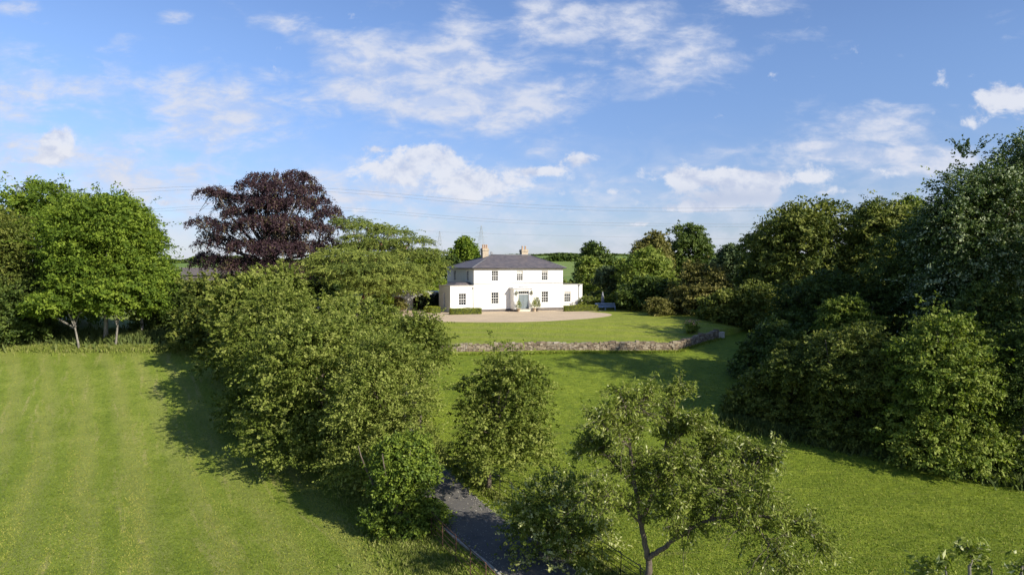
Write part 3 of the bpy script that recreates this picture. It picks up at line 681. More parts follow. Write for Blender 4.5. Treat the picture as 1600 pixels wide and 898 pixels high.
mb = MB(); mb.box(dl0+.04, dl1-.04, PV+.10, PV+.19, 2.185, 2.26); mb.box(dl0+.0, dl0+.04, PV+.10, PV+.21, .12, 2.68); mb.box(dl1-.04, dl1, PV+.10, PV+.21, .12, 2.68); mb.box(dl0+.04, dl1-.04, PV+.10, PV+.19, 2.62, 2.68)
for k in range(1, 5): x = dl0+.04+(dl1-dl0-.08)*k/5; mb.box(x-.013, x+.013, PV+.12, PV+.15, 2.261, 2.619)
fl = mb.build('door_frame', M['paint'], pr); mb = MB(); mb.box(dl0+.05, dl1-.05, PV+.16, PV+.17, 2.262, 2.618); mb.build('fanlight', M['glass'], fl)

def on_house(u, v, dz=0):
    x, y = hw(u, v); return (x, y, G(x, y)+dz)
def leafball(name, lobes, kind, n, leaf, parent, label=None, **kw):
    kw.setdefault('length', .18); kw.setdefault('droop', .1); kw.setdefault('width', leaf*2)
    P, ax, nm, sz, tn = sprays(lobes, max(8, n//10), 10, kw.pop('length'), kw.pop('droop'), kw.pop('width'), leaf, **kw)
    kk = P[:,2] > .02
    return link_mesh(name, leaves_mesh(name+'_leaves', P[kk], ax[kk], nm[kk], sz[kk], .6, tn[kk]), LM[kind], parent)
# hanging plants beside the door
for u, lb in ((5.86, 'sparse climbing plant on a bracket left of the porch door'), (8.24, 'reddish trailing plant on a bracket right of the porch door')):
    r_ = empty('hanging_plant', (*hw(u, PV-.02), HZ+2.45), HR); tag(r_, lb, 'hanging plant', 'hanging plants on the porch')
    mb = MB(); mb.tube([(0,0,.1),(0,-.15,.12),(0,-.22,.05)], .012, 5); mb.lathe([(.03,-.2),(.1,-.12),(.12,-.02)], (0,-.22,0), 10); mb.build('bracket', M['black'], r_)
    leafball('foliage', [(0,-.2,-.05,.16,.12,.25),(.03,-.18,-.4,.08,.08,.2)], 'copper' if u > 7 else 'olive', 420, .06, r_, length=.15, up=-.2) if False else None
    P, ax, nm, sz, tn = sprays([(0,-.2,.35,.16,.12,.22),(.03,-.18,.05,.09,.08,.2)], 42, 10, .15, .5, .1, .065)
    P[:,2] -= .35; link_mesh('foliage', leaves_mesh('hanging_leaves', P, ax, nm, sz, .6, tn), LM['red_olive' if u > 7 else 'olive'], r_)
# potted plants
def potted(name, label, u, v, pr0, ph, lobes, kind, n, potmat='pot', leaf=.05):
    r_ = empty(name, on_house(u, v, .01)); tag(r_, label, 'potted plant', 'potted plants around the porch')
    mb = MB(); mb.lathe([(pr0*.72,0),(pr0*.78,.03),(pr0,ph-.06),(pr0*1.1,ph-.06),(pr0*1.1,ph),(pr0*.95,ph),(pr0*.9,ph-.05)], (0,0,0), 18); mb.build('pot', M[potmat], r_)
    mb = MB(); mb.tube([(0,0,ph-.08),(0,0,ph+.35)], .03, 6); mb.build('stem', BK['brown'], r_)
    leafball('foliage', lobes, kind, n, leaf, r_); return r_
potted('potted_topiary', 'small cone topiary in pale clay pot left of the blue-grey door', 5.95, -2.05, .23, .48, [(0,0,.80,.33,.33,.33),(0,0,1.15,.24,.24,.3),(0,0,1.5,.10,.10,.3),(0,0,1.75,.04,.04,.2)], 'box', 2600)
potted('potted_topiary', 'pointed topiary in pale clay pot right of the blue-grey door', 8.35, -2.15, .25, .52, [(0,0,.88,.38,.36,.36),(-.03,0,1.2,.28,.28,.3),(-.06,0,1.55,.10,.10,.3),(-.06,0,1.8,.04,.04,.2)], 'box', 3000)
potted('potted_shrub', 'taller leafy shrub in dark pot below the right ground floor window', 9.15, -1.35, .26, .45, [(0,0,1.0,.48,.46,.52),(.1,0,1.45,.36,.36,.4),(-.1,.05,1.75,.2,.2,.25),(.2,0,.8,.36,.34,.32)], 'olive', 4200, 'plinth', .06)
r_ = empty('garden_lantern', on_house(7.6, -1.75, .12)); tag(r_, 'small black lantern ornament standing before the porch door', 'lantern')
mb = MB(); mb.lathe([(.12,0),(.12,.05),(.09,.07),(.09,.28),(.12,.30),(.06,.42),(.015,.5),(.02,.62)], (0,0,0), 8); mb.build('lantern_body', M['black'], r_)
mb = MB(); mb.box(-.12,.12,-.11,.11,0,.16); mb.tube([(-.1,0,.16),(-.1,0,.26),(.1,0,.26),(.1,0,.16)], .012, 5)
o = mb.build('boot_box', M['plinth']); o.location = on_house(8.0, -1.85, .01); o.rotation_euler.z = HR; tag(o, 'small dark box on the gravel at the right foot of the porch', 'box')

# clipped hedges
def hedge(label, x, y, L, Wd, H, rz, kind='box', cat='hedge', seed=0, leaf=.10, name='clipped_hedge'):
    r_ = empty(name, (x, y, G(x,y)), rz); tag(r_, label, cat, 'clipped box hedges by the house'); rg = np.random.default_rng(seed)
    mb = MB(); mb.box(-L/2+.08, L/2-.08, -Wd/2+.08, Wd/2-.08, -.2, H-.08); core = mb.build('hedge_core', LM_core, r_)
    n = int((L*Wd + 2*L*H + 2*Wd*H)*520*(.1/leaf)**2*.6)
    # surface samples on top and sides
    ar = np.array([L*Wd, L*H, L*H, Wd*H, Wd*H]); f = rg.choice(5, n, p=ar/ar.sum()); a = rg.random(n)-.5; b = rg.random(n)
    P = np.zeros((n,3)); N = np.zeros((n,3))
    for k in range(5):
        q = f == k
        if k == 0: P[q] = np.stack([a[q]*L, (b[q]-.5)*Wd, np.full(q.sum(), H)], 1); N[q] = (0,0,1)
        elif k < 3: s = 1 if k == 1 else -1; P[q] = np.stack([a[q]*L, np.full(q.sum(), s*Wd/2), b[q]*H], 1); N[q] = (0,s,0)
        else: s = 1 if k == 3 else -1; P[q] = np.stack([np.full(q.sum(), s*L/2), a[q]*Wd, b[q]*H], 1); N[q] = (s,0,0)
    wob = .03*np.sin(P[:,0]*2.3+seed)+.02*np.sin(P[:,0]*5.1)
    P[:,2] += np.where(f == 0, wob, 0); P += rg.normal(size=P.shape)*.028
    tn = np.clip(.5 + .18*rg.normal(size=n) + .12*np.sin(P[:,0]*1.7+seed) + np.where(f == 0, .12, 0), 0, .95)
    link_mesh('foliage', leaves_mesh('hedge_leaves', P, rg.normal(size=P.shape), N + rg.normal(size=P.shape)*.6, leaf*(.6+.6*rg.random(n)), .7, tn), LM[kind], r_)
LM_core = plain('hedge_twigs', (.03,.04,.012), .9, .3, 8)
x, y = (-6.05, 89.9); hedge('clipped box hedge on the gravel in front of the left wing', -6.15, 90.3, 4.2, .95, .78, R(20), seed=1)
hedge('short clipped box hedge left of the left wing', -10.9, 93.3, 2.0, 1.3, .82, R(60), seed=2)
hedge('clipped box hedge in front of the right wing', 9.85, 97.6, 5.0, .95, .82, R(14), seed=3)

# ------------------------------------------------------------------ stone retaining wall
def stone_wall(name, label, pts, zt_fn, cat='wall', th=.5):
    rg = np.random.default_rng(3); vs = []; fs = []; tone = []
    for (x0, y0), (x1, y1) in zip(pts[:-1], pts[1:]):
        L = math.hypot(x1-x0, y1-y0); ux, uy = (x1-x0)/L, (y1-y0)/L; nx, ny = uy, -ux
        nrow = 9
        for r in range(nrow):
            s = -rg.random()*.3
            while s < L:
                w_ = rg.uniform(.09, .34) if r < nrow-1 else rg.uniform(.2, .5)
                a, b = max(s, 0), min(s+w_-.015, L); s += w_
                if b-a < .05: continue
                m = (a+b)/2; xm, ym = x0+ux*m, y0+uy*m; base = float(meadow(xm, ym-.3))-.25; top = zt_fn(xm, ym)
                wv = lambda q_: (q_ + .42*math.sin(q_*1.9+m*.9)*math.sin(q_*math.pi/nrow) + .3*math.sin(m*2.7+q_)*math.sin(q_*math.pi/nrow))/nrow
                h0 = base + (top-base)*wv(r) + rg.normal()*.012; h1 = base + (top-base)*wv(r+1) - .008 + rg.normal()*.012 + (rg.normal()*.05 + .05*math.sin(m*.6)+.03*math.sin(m*1.9) if r == nrow-1 else 0)
                dep = rg.normal()*.03; k = len(vs)
                for (q, d, z) in ((a,0,h0),(b,0,h0),(b,1,h0),(a,1,h0),(a,0,h1),(b,0,h1),(b,1,h1),(a,1,h1)):
                    dd = (-dep + rg.normal()*.008) if d == 0 else th; zz = z + rg.normal()*.008
                    vs.append((x0+ux*q-nx*(dd-.0), y0+uy*q-ny*(dd-.0), zz))
                fs += [tuple(i+k for i in f) for f in ((0,3,2,1),(4,5,6,7),(0,1,5,4),(1,2,6,5),(2,3,7,6),(3,0,4,7))]; tone += [rg.random()]*8
    me = bpy.data.meshes.new(name); me.from_pydata(vs, [], fs); a = me.attributes.new('tone', 'FLOAT', 'POINT'); a.data.foreach_set('value', tone); me.update()
    return link_mesh(name, me, M['stone'])
wpts = [(-26,ywall(-26)-.35),(-12,ywall(-12)-.35),(0,ywall(0)-.35),(9,ywall(9)-.35),(17.35,ywall(17.2)-.35),(23.0,75.55)]
sw = stone_wall('retaining_wall', '', wpts, lambda x, y: float(upper(x, ywall(x)+.2)) + .10)
tag(sw, 'low rough stone retaining wall dividing the upper lawn from the meadow', 'stone wall')
pier = MB(); pier.box(-.38,.38,-.38,.38,-.3,.80); pier.box(-.42,.42,-.42,.42,.802,.88)
o = pier.build('wall_pier', M['pale_stone'], None, .03); o.location = (23.2, 75.9, float(meadow(23.2, 75.7))-.25); tag(o, 'pale stone pier ending the wall near the dark shrubs', 'pier')

# ------------------------------------------------------------------ outbuilding with arches, left of the house
ob = empty('garage_building', (-19.6, 100.6, 6.25), R(6)); tag(ob, 'low white outbuilding with arched openings under the cedar', 'outbuilding')
mb = MB(); AL = 8.6; AH = 2.75
def arch_row(mb, L, H, arches, th=.35):
    x = 0; N = 10
    for (a, b, h) in arches + [(L, L, 0)]:
        if a > x: mb.box(x, a, 0, th, 0, H)
        if b > a:
            rr = (b-a)/2; cx = (a+b)/2
            for k in range(N):
                t0, t1 = math.pi*(1-k/N), math.pi*(1-(k+1)/N); xa, xb = cx+rr*math.cos(t0), cx+rr*math.cos(t1); za, zb = h+rr*.45*math.sin(t0), h+rr*.45*math.sin(t1)
                mb.add([(xa,0,za),(xb,0,zb),(xb,0,H),(xa,0,H),(xa,th,za),(xb,th,zb),(xb,th,H),(xa,th,H)], [(0,1,2,3),(7,6,5,4),(0,4,5,1),(3,2,6,7)])
        x = b
arch_row(mb, AL, AH, [(1.5,3.6,1.7),(4.9,7.2,1.7)])
mb.box(0,.3,.35,5,0,AH); mb.box(AL-.3,AL,.35,5,0,AH); mb.box(.3,AL-.3,4.7,5,0,AH)
mb.build('wall', M['render'], ob)
mb = MB(); mb.box(-.1,AL+.1,-.1,5.1,AH+.002,AH+.12); mb.build('roof', M['paint'], ob)
mb = MB(); mb.box(1.5,3.6,.15,.22,0,2.18); mb.build('garage_door', M['browndoor'], ob)
mb = MB(); mb.box(5.0,7.1,3.0,3.1,0,2.2); mb.build('interior_shade_panel', M['dark'], ob)  # dark sheet ahead of the rear wall, paints the arch's inner shade
# white garden wall linking to the house
mb = MB(); mb.box(0,2.4,0,.3,0,2.45); mb.box(-.05,2.45,-.05,.35,2.452,2.53); o = mb.build('garden_wall', M['render']); o.location = (-12.0,103.0,6.5); o.rotation_euler.z = R(8); tag(o, 'short white garden wall between the outbuilding and the house', 'wall')

# ------------------------------------------------------------------ garden furniture right of the house
b0 = empty('garden_bench', (13.75, 100.6, G(13.75, 100.6)), R(4)); tag(b0, 'long pale blue garden bench on the grass beside the round shrubs', 'bench')
mb = MB(); mb.box(-1.5,1.5,-.28,.22,.42,.47); mb.build('seat', M['benchblue'], b0)
mb = MB(); mb.box(-1.5,1.5,.225,.265,.98,1.06); mb.box(-1.5,1.5,.225,.265,.52,.60)
for k in range(22): x = -1.45+2.9*k/21; mb.box(x-.03,x+.03,.228,.26,.601,.979)
mb.build('backrest', M['benchblue'], b0)
for x in (-1.46, 0, 1.46):
    for y_, h_ in ((-.25,.64),(.245,1.0)): mb = MB(); mb.box(x-.035,x+.035,y_-.03,y_+.018,0,h_ if abs(x) > 1 else .415); mb.build('leg', M['benchblue'], b0)
for x in (-1.46, 1.46): mb = MB(); mb.box(x-.045,x+.045,-.31,.222,.642,.68); mb.build('armrest', M['benchblue'], b0)
pa = empty('closed_parasol', (13.55, 102.0, G(13.55,102))); tag(pa, 'closed grey parasol standing behind the blue bench', 'parasol')
mb = MB(); mb.tube([(0,0,0),(0,0,2.75)], .03, 8); mb.build('pole', M['coping'], pa)
mb = MB()
mb.lathe([(.05,.9),(.22,1.0),(.27,1.3),(.22,1.8),(.13,2.3),(.04,2.7),(.02,2.75)], (0,0,0), 9); mb.build('canopy', M['parasol'], pa)
mb = MB(); mb.lathe([(.3,0),(.3,.08),(.06,.12),(.05,.3)], (0,0,0), 12); mb.build('base', M['black'], pa)
mb = MB(); mb.lathe([(.16,0),(.17,.08),(.11,.14),(.10,.75),(.17,.82),(.18,.9),(.05,.92),(.12,1.06),(.02,1.16)], (0,0,0), 12); o = mb.build('stone_finial', M['pale_stone']); o.location = (12.25, 98.4, G(12.25,98.4)); tag(o, 'small pale stone post with ball top at the end of the right box hedge', 'ornament')

# ------------------------------------------------------------------ shrubs of the garden
def shrub(label, px, Y, top, w, kind, seed, cat='shrub', name='round_shrub', bot=None, leafpx=1.9, group=None, lai=3, **kw):
    x = place(px, 450, Y).x; z = G(x, Y)
    bot_y = 415 + (13-z)/Y*F
    kw.setdefault('trunk', True)
    return ptree(label, kind, px, Y, top, w, bot_y if bot is None else bot, name, cat, group, seed, lai, leafpx, min_leaf=.09, nb=5, twigs=1, stems=kw.pop('stems', 3), nl=kw.pop('nl', 7), **kw)
shrub('round green shrub touching the corner of the right wing', 918, 102.0, 459, 24, 'olive', 11)
shrub('pale green rounded shrub left of the closed parasol', 936, 103.5, 456, 20, 'light', 12)
shrub('bright clipped shrub directly behind the blue bench', 961, 104, 459, 30, 'light', 13)
shrub('low dark shrub past the right end of the blue bench', 984, 102.5, 466, 22, 'dark', 14)
shrub('reddish leaved loose shrub on the lawn edge', 1030, 88, 461, 44, 'red_olive', 15, bot=503, name='loose_shrub')
rs = shrub('small pink flowering bush on the lawn by the wall corner', 1081, 74.5, 501, 22, 'light', 16, bot=520, name='flowering_bush', lai=3.4)
P = np.random.default_rng(1).normal(size=(60,3))*np.array([.4,.4,.22]) + np.array([0,-.1,1.25]); mm = unit(np.random.default_rng(2).normal(size=(60,3)))
flw = link_mesh('flowers', leaves_mesh('petals', P, mm, unit(mm[::-1]), np.full(60,.12), .8, np.full(60,.5)), M['petal'], rs); flw['kind'] = 'stuff'
ye = ptree('dark green clipped yew column between the white outbuilding and the house', 'yew', 667, 99.5, 451, 19, 485, 'yew_column', 'topiary', seed=21, lai=4, leafpx=1.7, min_leaf=.1, length=.35, nl=16, inner=.8, r0=.1)
shrub('dark shrub in the gap between the yew column and the house', 682, 101, 458, 18, 'yew', 22, name='dark_shrub')
shrub('bright yellow green shrub beside the outbuilding door', 601, 96, 448, 30, 'bright', 23, name='bright_shrub')
shrub('brown leaved climbing shrub against the white outbuilding', 622, 97.5, 462, 24, 'red_olive', 24, name='wall_shrub')

# ------------------------------------------------------------------ estate railings
def railing(label, pts, z_fn, H, mat, nr=5, curl=.16, spacing=1.4, name='estate_railing'):
    """one run of metal fence: posts with a hooked top, horizontal rails"""
    P = [Vector((*p, 0)) for p in pts]; seg = [(a, b, (b-a).length) for a, b in zip(P[:-1], P[1:])]; tot = sum(s[2] for s in seg)
    def at(s):
        for a, b, l in seg:
            if s <= l+1e-6: return a.lerp(b, s/l), (b-a).normalized()
            s -= l
        return P[-1], (P[-1]-P[-2]).normalized()
    o0, _ = at(0); root = empty(name, (o0.x, o0.y, z_fn(o0.x, o0.y))); tag(root, label, 'railing'); O = root.location
    n = int(tot/spacing)
    rails = [[] for _ in range(nr)]
    for k in range(n+1):
        p, d = at(k*spacing); z = z_fn(p.x, p.y)-O.z; x, y = p.x-O.x, p.y-O.y; side = Vector((d.y, -d.x))*curl; lean = random.uniform(-.02,.02)
        mb = MB(); mb.tube([(x,y,z-.3),(x+lean,y,z+H-.14),(x+side.x*.25,y+side.y*.25,z+H-.03),(x+side.x*.7,y+side.y*.7,z+H),(x+side.x,y+side.y,z+H-.02)], [.022,.022,.022,.02,.018], 6)
        mb.build('post', mat, root)
        for r in range(nr): 
            hh = H*(.16 + .84*r/(nr-1)) - (0 if r < nr-1 else .01); s2 = side if r == nr-1 else side*0
            rails[r].append((x+s2.x, y+s2.y, z+hh))
    for r in range(nr):
        mb = MB(); mb.tube(rails[r], .014 if r < nr-1 else .018, 5); mb.build('rail', mat, root)
railing('black estate railing with hooked posts along the right of the driveway', [(-8.6,56),(-6.6,49.2),(-4.9,45.4),(-2.8,42.0),(.2,36.6),(3.6,30.3),(5.4,26.6),(6.0,23.4)], G, 1.32, M['black'])
railing('rusty iron railing along the left verge of the driveway', [(-5.2,35.6),(-3.6,32.1),(-2.5,30.0),(-.9,27.0),(.2,24.6)], G, 1.28, M['rust'], spacing=1.55, curl=.05)

# ------------------------------------------------------------------ trees
GL = 'trees in the group at the left field edge'
ptree('tall bright green ash tree at the left field edge with pale trunk', 'ash', 160, 73, 280, 200, 506, 'ash_tree', skirt=False, shoots=.06, seed=31, group=GL, bark='pale', leafpx=2.5, nl=34, lai=3.0, twigs=2, r0=.22)
ptree('green tree behind the ash at the far left with the highest top', 'ash', 62, 82, 262, 190, 500, 'ash_tree', seed=32, group=GL, nl=30, lai=3.0, trunk_px=70)
ptree('dark green tree cut by the left edge of the photo', 'olive', -12, 73, 300, 120, 500, 'broadleaf_tree', seed=33, group=GL, nl=22)
ptree('shorter right hand tree of the left group', 'ash', 220, 76, 345, 108, 500, 'ash_tree', skirt=False, seed=34, group=GL, nl=22, bark='pale', r0=.16)
ptree('low leafy tree under the ash with a thin pale trunk', 'ash', 196, 71, 415, 136, 516, 'young_tree', skirt=False, seed=35, group=GL, nl=16, bark='grey', r0=.12, trunk_px=178)
ptree('dark bushy shrub at the foot of the trees, far left', 'dark', 22, 71.5, 420, 110, 530, 'wild_shrub', 'shrub', seed=36, nl=16, stems=3)
ptree('dark shrub between the left tree group and the driveway trees', 'dark', 262, 79, 425, 90, 512, 'wild_shrub', 'shrub', seed=37, nl=14, stems=3)
ptree('yellow green low branches at the base of the left ash', 'ash', 100, 69.8, 425, 124, 508, 'young_tree', skirt=False, seed=38, nl=12, bark='grey', r0=.11, trunk_px=122)

def lobes_px(Y, lst, bx, bz, depth=1.0):
    out = []
    for px, py, rpx, rpy, dy in lst:
        c = place(px, py, Y+dy); k = (Y+dy)/F; out.append((c.x-bx, dy, c.z-bz, rpx*k, rpx*k*depth, rpy*k))
    return out
# copper beech
Y = 106.; bx = place(430, 400, Y).x; bz = G(bx, Y)
lst = [(405,277,16,7,1),(432,279,20,9,-1),(462,274,18,8,0),(478,281,14,8,1),(392,290,22,9,-2),(440,296,34,14,-3),(486,297,18,10,-1),
       (345,303,15,5,0),(362,309,16,7,1),(384,312,22,10,-1),(420,318,30,13,-4),(465,318,28,13,-3),(498,316,16,10,0),(516,329,14,8,1),(352,324,12,9,2),(375,333,24,11,-2),(505,338,16,10,-2),
       (320,343,14,5,0),(338,351,18,7,-1),(362,355,22,9,-3),(402,350,32,14,-5),(448,348,34,14,-5),(490,358,24,12,-3),(524,351,12,7,1),(330,368,14,8,1),(318,380,10,6,0),(348,378,20,10,-2),(385,384,28,12,-5),(430,388,36,14,-6),(478,388,30,13,-5),(512,380,16,10,-1),
       (322,299,12,4,1),(336,297,14,5,-1),(303,346,10,4,0),(535,346,10,6,-1),(322,400,12,8,0),(345,408,20,10,-3),(308,414,8,5,0),(385,415,34,13,-4),(440,420,44,15,-5),(496,412,24,12,-3),(420,330,20,30,1),(440,380,30,34,2),(400,440,60,14,-1)]
tree('copper_beech', 'large dark purple copper beech with drooping branches', 'tree', (bx, Y, bz), 18, lobes_px(Y, lst, bx, bz), 'copper', .27, 5400, 22, 1.15, .95, .36, 'grey', .6, 26, .2, 2, seed=41, up=.22, flat=.8, inner=.6, hang=.35, under_cut=-.35, squash=.4, accent=.02, shoots=.06)
# cedar: flat plates
Y = 97.; bx = place(560, 400, Y).x; bz = G(bx, Y)
lst = [(548,347,28,6,2),(575,356,36,6,1),(610,364,36,6,1),(642,378,34,7,0),(668,396,28,8,0),(685,415,18,10,0),(595,378,30,6,-2),(625,398,26,7,-2),(655,420,28,9,-1),(560,372,26,6,-1),(640,440,26,9,-1),(672,440,18,9,0),
       (540,396,36,8,-6),(515,404,32,9,-7),(575,402,42,9,-7),(610,418,42,10,-7),(560,420,48,11,-8),(520,424,34,11,-8),(595,436,50,12,-8),(640,456,28,10,-7),(620,450,38,12,-8),(545,440,34,12,-8),(575,455,40,12,-8),(500,415,20,10,-7),(590,388,50,9,1),(640,402,40,12,1),(560,385,30,8,0),(668,425,22,14,0),(610,430,60,14,-3)]
tree('cedar_tree', 'spreading cedar with flat layered yellow green boughs left of the house', 'tree', (bx, Y, bz), 9.5, lobes_px(Y, lst, bx, bz, 1.15), 'cedar', .24, 6400, 22, 1.15, .42, .30, 'red', .42, 22, .25, 1, seed=42, up=.02, flat=.25, inner=.45, shoots=.05, under_cut=-.05, squash=.15, aspect=.35)
ptree('light green tree between the cedar and the house', 'bright', 668, 116, 392, 62, 455, seed=43, nl=16)
ptree('round dark green tree rising behind the left end of the roof', 'ash', 726, 128, 367, 48, 420, seed=44, nl=15, lai=3.6, r0=.2)
ptree('dark low tree behind the left corner of the house roof', 'dark', 706, 122, 398, 40, 440, seed=45, nl=9)

ptree('dark bush in the gap between the copper beech trunk and the cedar', 'dark', 497, 113, 412, 84, 462, 'garden_bush', 'bush', seed=46, nl=10, stems=3)
# driveway row of cherries
GR = 'trees lining the left of the driveway'
def row(label, px, Y, top, w, bot, seed, n=26, **kw): 
    kw.setdefault('kind', 'row'); kind = kw.pop('kind'); kw.setdefault('lai', 2.35)
    return ptree(label, kind, px, Y, top, w, bot, 'avenue_tree', seed=seed, group=GR, nl=n, up=.35, r0=.17, leafpx=2.7, min_leaf=.135, length=.9, twigs=2, inner=.62, shoots=.2, width=.24, **kw)
row('nearest tree of the driveway row, beside the ivy covered bush', 600, 38.5, 505, 178, 745, 51, 26, trunk_px=610)
row('second tree of the driveway row, wide crown over the left field', 500, 44, 462, 240, 700, 52, 30, trunk_px=520)
row('third tree of the driveway row, its branches lowest over the field', 432, 51.5, 428, 180, 660, 53, 28, trunk_px=452)
row('fourth tree of the driveway row, dense crown below the copper beech', 395, 60, 405, 160, 585, 54, 24)
row('farthest tree of the driveway row, next to the left tree group', 330, 69, 412, 110, 548, 55, 20, kind='olive')
row('tree in the middle of the row in front of the cedar', 568, 56, 460, 160, 600, 56, 24)
row('slim tree of the row whose tips reach up to the gravel', 655, 47.5, 478, 108, 618, 57, 16)
row('small back tree of the row below the beech trunk', 440, 70, 396, 84, 520, 58, 16, kind='row')
ptree('ivy covered bush at the bend beside the driveway', 'ivy', 633, 33.6, 660, 118, 850, 'ivy_bush', 'bush', seed=59, lai=5.6, leafpx=2.5, min_leaf=.13, length=.5, nl=26, inner=.7, stems=3, r0=.18)
# tree across the drive and the nearer ones
def loose(label, px, Y, top, w, bot, seed, n, kind='row', **kw):
    kw.setdefault('lai', 1.9); kw.setdefault('length', 1.0)
    return ptree(label, kind, px, Y, top, w, bot, kw.pop('name', 'young_tree'), seed=seed, nl=n, up=kw.pop('up', .45), leafpx=kw.pop('leafpx', 2.9), min_leaf=.12, twigs=3, inner=.35, r0=kw.pop('r0', .14), **kw)
loose('medium tree standing right of the driveway behind the railing', 786, 39.5, 520, 164, 728, 61, 22, kind='row', lai=2.0, trunk_px=762, width=.22)
loose('loose silvery bush leaning over the driveway at the bottom', 876, 30.4, 716, 188, 905, 62, 20, kind='pear', lai=1.35, width=.2, trunk_px=895, stems=4, name='silvery_bush', r0=.11)
# right side woodland
GW = 'trees and shrubs of the right hand wood'
def wood(label, kind, px, Y, top, w, bot, seed, n=20, **kw): return ptree(label, kind, px, Y, top, w, bot, kw.pop('name', 'broadleaf_tree'), kw.pop('cat', 'tree'), seed=seed, group=GW, nl=n, **kw)
wood('dark round tree right of the house with hill behind it', 'dark', 932, 126, 375, 66, 445, 71, 16)
wood('light green tree touching the right wing skyline', 'light', 918, 114, 395, 42, 455, 72, 10)
wood('brownish green round tree top on the skyline', 'red_olive', 1020, 134, 353, 66, 440, 73, 18)
wood('dark crowned tree, higher of the two skyline trees right of the house', 'dark', 1074, 142, 342, 78, 430, 74, 18)
wood('pale feathery tree behind the round garden shrubs', 'bluish', 950, 108, 405, 46, 470, 75, 12)
wood('large light green tree in the middle of the shrubbery', 'light', 1012, 104, 382, 108, 485, 76, 24)
wood('dark hollow tree behind the reddish shrub', 'dark', 1010, 98, 425, 90, 480, 77, 16)
wood('reddish tinged tree above the wall corner', 'red_olive', 1098, 90, 405, 112, 505, 78, 24)
wood('blue green feathery tree below the skyline', 'bluish', 1142, 112, 378, 70, 450, 79, 14)
wood('yellow green shrub by the end of the wall', 'olive', 1128, 82, 446, 76, 522, 80, 16, name='wild_shrub', cat='shrub', stems=3)
wood('leafy bush right of the end of the wall', 'olive', 1184, 80, 432, 72, 524, 81, 18, name='wild_shrub', cat='shrub', stems=3)
wood('big spreading olive green tree on the right skyline', 'olive', 1262, 86, 302, 195, 520, 82, 38, lai=3.2, r0=.35)
wood('left shoulder tree of the big olive green tree', 'olive', 1190, 92, 345, 80, 500, 83, 16)
wood('olive tree in front of the tallest right hand tree', 'olive', 1388, 80, 295, 150, 560, 84, 28)
wood('greyish green tree top peeping behind the right wood', 'bluish', 1372, 98, 294, 100, 460, 85, 14)
wood('thin topped tree left of the tall tree at the right edge', 'light', 1425, 88, 290, 70, 450, 86, 12)
sprig = [([(2.0, 0, 19.6, .5,.5,.3)], 16, 26, 2.6, .10, .32, .24), ]
wood('tall tree with white flecked leaves at the right edge', 'silver', 1528, 58, 200, 184, 640, 87, 44, shoots=.03, extra=[(([(-.7,0,19.6,.5,.5,.5)], 16, 30, 1.9, .06, .16, .22), dict(up=1.3, shoots=.0, under_cut=0))], lai=3.3, r0=.42, accent=.035, leafpx=2.8)
wood('tallest tree cut by the right edge of the photo', 'silver', 1615, 60, 172, 164, 660, 88, 36, shoots=.03, lai=3.2, r0=.4, accent=.02, leafpx=2.8)
wood('dark tree behind the lit bush on the right', 'dark', 1430, 66, 330, 150, 600, 89, 30)
wood('dark middle tree above the shaded shrubs', 'dark', 1290, 70, 415, 170, 600, 90, 26)
wood('yellowish shrub peeping above the shaded shrubs', 'light', 1330, 60, 448, 120, 600, 91, 16, name='wild_shrub', cat='shrub', stems=3)
wood('big sunlit bush in front of the right hand wood', 'light', 1478, 44, 466, 190, 742, 92, 40, lai=3.6, name='wild_bush', cat='bush', stems=4, leafpx=2.8)
wood('shaded bush left of the big sunlit bush', 'olive', 1335, 48, 492, 150, 712, 93, 30, lai=3.6, name='wild_bush', cat='bush', stems=4)
wood('dark bush in the middle of the shaded shrubs', 'olive', 1245, 51, 520, 120, 690, 94, 24, lai=3.6, name='wild_bush', cat='bush', stems=4)
wood('lowest shaded bush nearest the meadow shadow', 'olive', 1180, 52.5, 575, 90, 678, 95, 18, lai=3.6, name='wild_bush', cat='bush', stems=4)
wood('dark bush at the right edge beside the sunlit bush', 'dark', 1612, 42, 470, 130, 770, 96, 20, lai=3.4, name='wild_bush', cat='bush', stems=4)
ptree('dense shrub under the tallest tree, behind the edge bush', 'dark', 1560, 52, 420, 150, 640, 'wild_bush', 'bush', group=GW, seed=98, nl=20, stems=4)
row('inner tree of the row between the third tree and the cedar', 520, 63, 446, 120, 560, 60, 18)
wood('dark bush filling the gap behind the lowest shaded bush', 'dark', 1215, 60, 500, 130, 620, 97, 20, name='wild_bush', cat='bush', stems=4)
# wood continues past the right edge of the view
for i, (x, y, h, r) in enumerate([(41.5,40.0,32,4.8),(48,45.5,23,5),(55,32,22,5.5),(64,25,20,5)]):
    z = G(x, y); rg = np.random.default_rng(200+i); lb = auto_lobes((0,0,h*.58), (r,r,h*.42), 24, rg)
    tree('broadleaf_tree', ['tall tree standing just beyond the right edge', 'second tree beyond the right edge of the wood', 'lower tree beyond the right edge of the wood', 'outermost tree of the wood beyond the right edge'][i], 'tree', (x, y, z), h*.8, lb, 'dark', .34, 1500, 16, 1.3, .35, .5, r0=.3, seed=210+i, group=GW)

